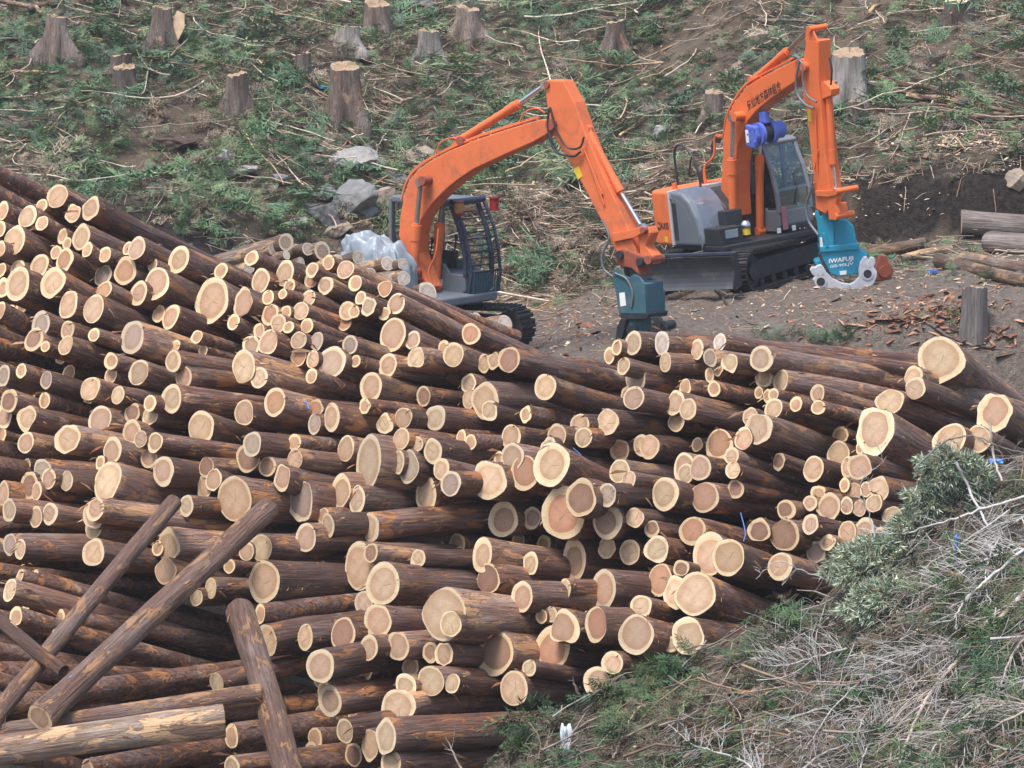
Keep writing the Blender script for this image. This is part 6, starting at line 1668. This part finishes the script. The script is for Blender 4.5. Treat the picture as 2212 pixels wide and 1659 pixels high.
# 4 separate branches
def branch(pts, Dpx, label, seed, col=(.36, .33, .30), ntw=0, twl=.5, fan=0.6, h=.30, side=0, name="dead_branch", sub=2, taper=.35, gravity=.25):
    rs = np.random.default_rng(seed)
    Q = [mpt(p[0], p[1], p[2] if len(p) > 2 else h) for p in pts]
    S_ = np.array(spline(Q, 7)); S_ += rs.normal(0, .008, S_.shape)
    R = Dpx * np.linalg.norm(Q[0] - CP) / FPX / 2
    base = Q[0].copy(); k = len(S_)
    v, q = tubes_np((S_ - base)[None], (R * np.linspace(1, taper, k))[None], 8)
    o = mesh_np(name, v, q, MAT["stick"], smooth=True, cols=np.tile(np.array(col), (len(v), 1))); o.location = base
    if ntw:
        VV, QQ, CC, nb = [], [], [], 0
        ax = S_[-1] - S_[0]; ax /= np.linalg.norm(ax)
        vw = (CP - S_[0]); vw /= np.linalg.norm(vw); lat = np.cross(ax, vw)
        for i in range(ntw):
            f = rs.uniform(.06, .98); b0 = S_[int(f * (k - 1))]; sg = side or (1 if i % 2 else -1)
            if side and rs.uniform() < .3: sg = -side
            ln = twl * rs.uniform(.5, 1.2) * (1.1 - .5 * f); n2 = 9; s = np.linspace(0, 1, n2)
            d0 = ax * rs.uniform(.3, .9) + lat * sg * fan * rs.uniform(.6, 1.4) + vw * rs.normal(.1, .25); d0 /= np.linalg.norm(d0)
            cv = ax * rs.normal(.25, .25) + np.array([0, 0, -gravity]) + rs.normal(0, .15, 3)
            pth = b0 + d0 * (s * ln)[:, None] + cv * (s ** 2 * ln * .7)[:, None]
            r0 = max(.003, R * .28 * (1 - .5 * f))
            vv, qq = tubes_np((pth - base)[None], (np.linspace(r0, .0022, n2))[None], 4)
            VV.append(vv); QQ.append(qq + nb); nb += len(vv); CC.append(np.tile(np.array(col) * rs.uniform(.8, 1.35), (len(vv), 1)))
            for _ in range(sub):
                j = rs.integers(2, n2 - 2); d1 = (pth[j + 1] - pth[j]); d1 /= np.linalg.norm(d1); d1 = d1 + rs.normal(0, .5, 3); l2 = ln * rs.uniform(.2, .45); s2 = np.linspace(0, 1, 5)
                p2 = pth[j] + d1 * (s2 * l2)[:, None] + np.array([0, 0, -gravity]) * (s2 ** 2 * l2 * .5)[:, None]
                vv, qq = tubes_np((p2 - base)[None], np.linspace(.0035, .0018, 5)[None], 3)
                VV.append(vv); QQ.append(qq + nb); nb += len(vv); CC.append(np.tile(np.array(col) * rs.uniform(.8, 1.35), (len(vv), 1)))
        t_ = mesh_np("side_twigs", np.concatenate(VV), np.concatenate(QQ), MAT["stick"], parent=o, smooth=True, cols=np.clip(np.concatenate(CC), 0, 1)); t_["kind"] = "stuff"
    return tag(o, label, "branch")
PK = (.40, .335, .295); GR = (.38, .365, .35); BR = (.24, .165, .115); LG = (.47, .455, .435)
branch([(2240, 1255), (2130, 1365), (2028, 1472), (1974, 1565), (1930, 1690)], 13, "long pinkish-grey bough fanned with drooping bare twigs at the foot of the brush", 1, PK, 80, .62, .9, .45, gravity=.55)
branch([(2250, 1062), (2130, 1098), (2040, 1128), (1952, 1152), (1880, 1150)], 7, "straight silvery bare branch crossing above the pale green bush", 2, LG, 22, .35, .8, .75)
branch([(2250, 1150), (2160, 1230), (2086, 1297), (2060, 1335), (1990, 1352)], 8, "silvery crooked branch running down through the drooping green boughs", 3, LG, 26, .4, .7, .5)
branch([(2250, 1450), (2120, 1520), (2030, 1600), (1960, 1690)], 8, "bare grey branch beneath the fanned pinkish-grey bough", 4, GR, 50, .5, .9, .4, gravity=.4)
branch([(1523, 1468), (1560, 1438), (1596, 1408)], 11, "short thick dark broken branch lying on the brush mound", 5, (.15, .125, .105), 0, h=.12, taper=.9)
branch([(1588, 1504), (1660, 1480), (1732, 1452)], 6, "pale slender stick below the short dark broken branch", 6, (.42, .33, .25), 4, .2, h=.14)
branch([(1796, 1482), (1850, 1425), (1903, 1373), (1955, 1345), (2010, 1330)], 9, "thick brown bough bending below the pale green bush", 7, BR, 8, .3, .5, .25)
branch([(1606, 1584), (1650, 1562), (1695, 1538)], 9, "stubby tan branch low on the brush mound", 8, (.38, .30, .23), 3, .2, h=.12, taper=.7)
branch([(1780, 1508), (1742, 1410), (1700, 1372), (1640, 1356)], 4, "thin bare sapling top bent over the brush crest", 9, GR, 34, .45, .5, .25, gravity=-.1)
branch([(1975, 1012), (2020, 970), (2063, 945), (2110, 942), (2160, 965), (2230, 985)], 5, "thin dark crooked branch sticking up in front of the rightmost big log ends", 10, (.20, .185, .175), 18, .28, .8, .9, gravity=.2)
branch([(2066, 1000), (2100, 1068), (2132, 1134)], 7, "pale broken stick standing in the upper brush", 11, LG, 0, h=.8, taper=.7)
branch([(2138, 915), (2146, 980), (2163, 1040)], 6, "upright pale stick poking above the brush crest", 12, (.52, .44, .38), 0, h=.9, taper=.8)
branch([(1322, 1640), (1345, 1590), (1372, 1535), (1400, 1520)], 6, "bent pale stick near the white plastic rag", 13, (.44, .36, .28), 5, .2, h=.15)
branch([(1420, 1640), (1480, 1600), (1560, 1590), (1640, 1600)], 6, "arched brown branch near the bottom of the mound", 14, BR, 10, .25, h=.2)
branch([(1900, 1215), (1880, 1120), (1860, 1040), (1905, 1000), (1895, 960)], 3, "hair-thin curling twig rising in front of the log ends", 15, GR, 10, .2, .7, .7, gravity=.1)
branch([(1810, 1260), (1740, 1235), (1680, 1215), (1630, 1250)], 3.5, "thin forked twig reaching from the pale green bush over the logs", 16, GR, 12, .25, .8, .55)
branch([(1250, 1500), (1235, 1460)], 7, "stub of a dark branch at the toe of the mound", 17, (.14, .12, .10), 2, .15, h=.15)
branch([(1010, 1690), (985, 1640), (962, 1590)], 7, "forked pale stick standing at the toe of the mound", 18, (.36, .30, .27), 3, .3, .5, .3, gravity=-.4)
branch([(1850, 1690), (1880, 1600), (1960, 1520), (2060, 1420)], 5, "slender grey bough lying beside the fanned pinkish-grey bough", 19, GR, 60, .45, .9, .4, gravity=.35)
branch([(1700, 1690), (1790, 1620), (1900, 1590), (1990, 1540)], 6, "grey branch with dense dead twigs low in the brush", 20, GR, 64, .45, .9, .35, gravity=.25)
branch([(2250, 1340), (2180, 1430), (2150, 1540), (2160, 1690)], 6, "bare branch hanging down over dark green boughs", 21, PK, 50, .5, .9, .45, gravity=.5)
branch([(1560, 1690), (1700, 1560), (1830, 1510), (1960, 1440)], 5, "long grey bough lying across the middle of the brush mound", 22, GR, 56, .4, .8, .3, gravity=.2)

BR2 = [([(2250, 1520), (2150, 1570), (2060, 1640), (2020, 1700)], "lowest pinkish bough with drooping twigs at the brush edge", PK), ([(2240, 1180), (2150, 1200), (2050, 1250), (1960, 1290)], "bare silvery bough lying over the green boughs below the smaller bush", LG),
       ([(2000, 1400), (1900, 1440), (1800, 1530), (1740, 1620)], "grey many-twigged bough below the thick brown bough", GR), ([(2080, 1390), (2000, 1420), (1900, 1500), (1850, 1580)], "grey twiggy bough just above the fanned pinkish bough", GR),
       ([(2240, 1100), (2170, 1150), (2130, 1230), (2140, 1310)], "forked silvery bough hanging below the blue plastic tape", LG), ([(1650, 1690), (1600, 1640), (1500, 1610), (1440, 1560)], "twiggy grey bough near the toe of the brush mound", GR),
       ([(1830, 1400), (1760, 1420), (1680, 1440), (1620, 1420)], "fine grey bough lying on the mound's crest below the bush", GR)]
for k, (pts, lab, cl) in enumerate(BR2):
    branch(pts, 6.5, lab, 40 + k, cl, 70, .55, 1.0, .5, gravity=.3)
# 5 bushy pale green conifer boughs leaning on the pile's end
def bush(blobs, label, seed, n_=2600):
    rs = np.random.default_rng(seed); V_, C_ = [], []
    c0 = mpt(blobs[0][0], blobs[0][1], blobs[0][4])
    for (u, v, ru, rv, h, share) in blobs:
        c = mpt(u, v, h); s = np.linalg.norm(c - CP) / FPX
        m_ = int(n_ * share)
        d = rs.normal(0, 1, (m_, 3)); d /= np.linalg.norm(d, axis=1, keepdims=True); rad = rs.uniform(.25, 1, (m_, 1)) ** .5
        lump = 1 + .22 * np.sin(4 * d[:, :1] + seed) * np.cos(5 * d[:, 2:] + 1) + .15 * np.sin(9 * d[:, 2:] + 4 * d[:, :1])
        p = c + d * rad * lump * np.array([ru * s, ru * s * .7, rv * s])
        out = d + np.array([-.5, -.3, -.35]) + rs.normal(0, .45, (m_, 3)); out /= np.linalg.norm(out, axis=1, keepdims=True)
        # each leafy tip: a little spray of 7 triangles
        for k in range(8):
            a = out + rs.normal(0, .55, (m_, 3)); a /= np.linalg.norm(a, axis=1, keepdims=True)
            w = np.cross(a, rs.normal(0, 1, (m_, 3))); w /= np.linalg.norm(w, axis=1, keepdims=True)
            ln = rs.uniform(.05, .12, (m_, 1)); b0 = p + a * rs.uniform(-.02, .04, (m_, 1))
            V_.append(np.stack([b0 - w * .010, b0 + w * .010, b0 + a * ln], 1))
            pale = (rs.uniform(0, 1, (m_, 1)) < .55)
            col = np.where(pale, np.array([[.50, .55, .43]]), np.array([[.15, .215, .14]])) * rs.uniform(.7, 1.25, (m_, 1))
            br = rs.uniform(0, 1, (m_, 1)) < .12; col = np.where(br, np.array([[.30, .24, .14]]), col)
            C_.append(np.repeat(col[:, None, :], 3, 1))
    V_ = np.concatenate(V_).reshape(-1, 3); C_ = np.concatenate(C_).reshape(-1, 3)
    root = MB(); root.tube(spline([Vector((0, .25, -.9)), Vector((.05, .12, -.35)), Vector((0, 0, 0)), Vector((-.12, -.05, .35))], 4), .03, 7, r2=.012)
    o = root.build("conifer_bush", MAT["stick_plain"]); o.location = c0
    f = mesh_np("foliage", V_ - c0, np.arange(len(V_)).reshape(-1, 3), MAT["leaf"], parent=o, cols=C_); f["kind"] = "stuff"
    return tag(o, label, "bush")
MAT["stick_plain"] = simple("brown_stem", (.16, .11, .08), .8)
bush([(1890, 1225, 88, 70, .55, .40), (1905, 1310, 78, 58, .45, .30), (1960, 1160, 52, 50, .5, .18), (1835, 1215, 40, 38, .6, .12)], "thick pale-tipped green conifer bush pressed against the low end of the log pile", 5, 5200)
bush([(2045, 1020, 58, 44, .5, .5), (2005, 1090, 46, 42, .5, .3), (2100, 1040, 46, 44, .5, .2)], "smaller pale-tipped conifer bush higher up under the big log ends", 8, 2600)

# 6 odds and ends
scrap(2064, 1238, 7, 40, (.05, .18, .70), "blue tape knotted to a twig among the drooping green boughs", 11, y0=43.5, lift=.25)
scrap(2150, 1076, 30, 9, (.10, .30, .80), "blue plastic tape tangled beside the silvery bare branch", 12, y0=43.5, lift=.45)
scrap(1222, 1628, 24, 62, (.62, .68, .74), "crumpled white plastic rag on the brush mound", 13, "plastic", "plastic_rag", 43.5, .02)
def pile_ribbon(pts, depth_off, label, seed, r=.006):
    """string caught on the pile: follows pixels just in front of the logs there"""
    Q = []
    for (u, v) in pts:
        t_ = 54.6 + (1650 - v) * .0085 - depth_off; Q.append(CP + ray(u, v) * t_)
    c = Q[0]; mb = MB(); mb.tube([tuple(np.array(p) - c) for p in spline(Q, 4)], r, 5)
    o = mb.build("blue_string", bm_); o.location = c
    return tag(o, label, "string")
pile_ribbon([(1238, 968), (1252, 980), (1262, 998), (1264, 1020)], .25, "blue string caught on a thick log below the top row", 1)
pile_ribbon([(1600, 1108), (1610, 1150), (1606, 1170)], .15, "dark blue rope hanging in the gap beside a dark-hearted log", 2, .008)
pile_ribbon([(655, 868), (664, 872), (668, 884)], .2, "blue tape scrap wedged under a big log end", 3, .012)

# shreds of torn bark hanging on the logs
V_, C_ = [], []
for _ in range(6500):
    A_, d, L, R, Mx_ = LOG_AXES[random.randrange(len(LOG_AXES))]
    x = random.uniform(.03, L * .75) if random.random() < .6 else random.uniform(.0, .2)
    th_ = random.uniform(-.3, 3.5)
    yv = np.array(Mx_.to_3x3() @ Vector((0, 1, 0))); zv = np.array(Mx_.to_3x3() @ Vector((0, 0, 1)))
    nn = -yv * math.cos(th_) + zv * math.sin(th_)
    b0 = A_ + d * x + nn * R * .985
    ln = random.gammavariate(2, .045) + .03; lift = random.uniform(.05, .5)
    dr = d * random.choice((-1, 1)) * math.cos(lift) + nn * math.sin(lift) + np.array([0, 0, -random.uniform(0, .7)]); dr /= np.linalg.norm(dr)
    w = np.cross(dr, nn); w = w / (np.linalg.norm(w) + 1e-6) * random.uniform(.003, .012)
    V_.append([b0 - w, b0 + w, b0 + dr * ln * .6 + nn * .01, b0 + dr * ln + np.array([0, 0, -.15 * ln])])
    C_.append([random.choice([(.42, .20, .09), (.30, .12, .06), (.22, .10, .06), (.55, .36, .20), (.36, .22, .13)])] * 4)
V_ = np.array(V_).reshape(-1, 3); i = np.arange(len(V_) // 4)[:, None] * 4
o = mesh_np("bark_shreds", V_, np.concatenate([i + np.array([[0, 1, 2]]), i + np.array([[0, 2, 3]]), i + np.array([[1, 3, 2]])]), MAT["stick"], cols=np.array(C_).reshape(-1, 3))
tag(o, "orange shreds of torn bark hanging from the piled logs", "bark", kind="stuff")
# ------------------------------------------------------------------ thin haze over the valley air
zmin = float(GZ.min()) - 1.0; zmax = float(max(GZ.max(), CAM_Z)) + 1.5
hz = MB(); hz.box(((gx[0] + gx[-1]) / 2, (gy[0] + gy[-1]) / 2, (zmin + zmax) / 2), (gx[-1] - gx[0] + 4, gy[-1] - gy[0] + 4, zmax - zmin))
m = bpy.data.materials.new("haze"); m.use_nodes = True; nt = m.node_tree
nt.nodes.remove(nt.nodes["Principled BSDF"])
pv = nt.nodes.new("ShaderNodeVolumePrincipled"); pv.inputs["Color"].default_value = (0.82, 0.88, 0.95, 1); pv.inputs["Density"].default_value = 0.00035; pv.inputs["Anisotropy"].default_value = 0.2
nt.links.new(pv.outputs[0], nt.nodes["Material Output"].inputs["Volume"])
haze = hz.build("haze", m); tag(haze, kind="stuff"); haze["label"] = "thin pale haze in the air over the logging site"; haze["category"] = "haze"
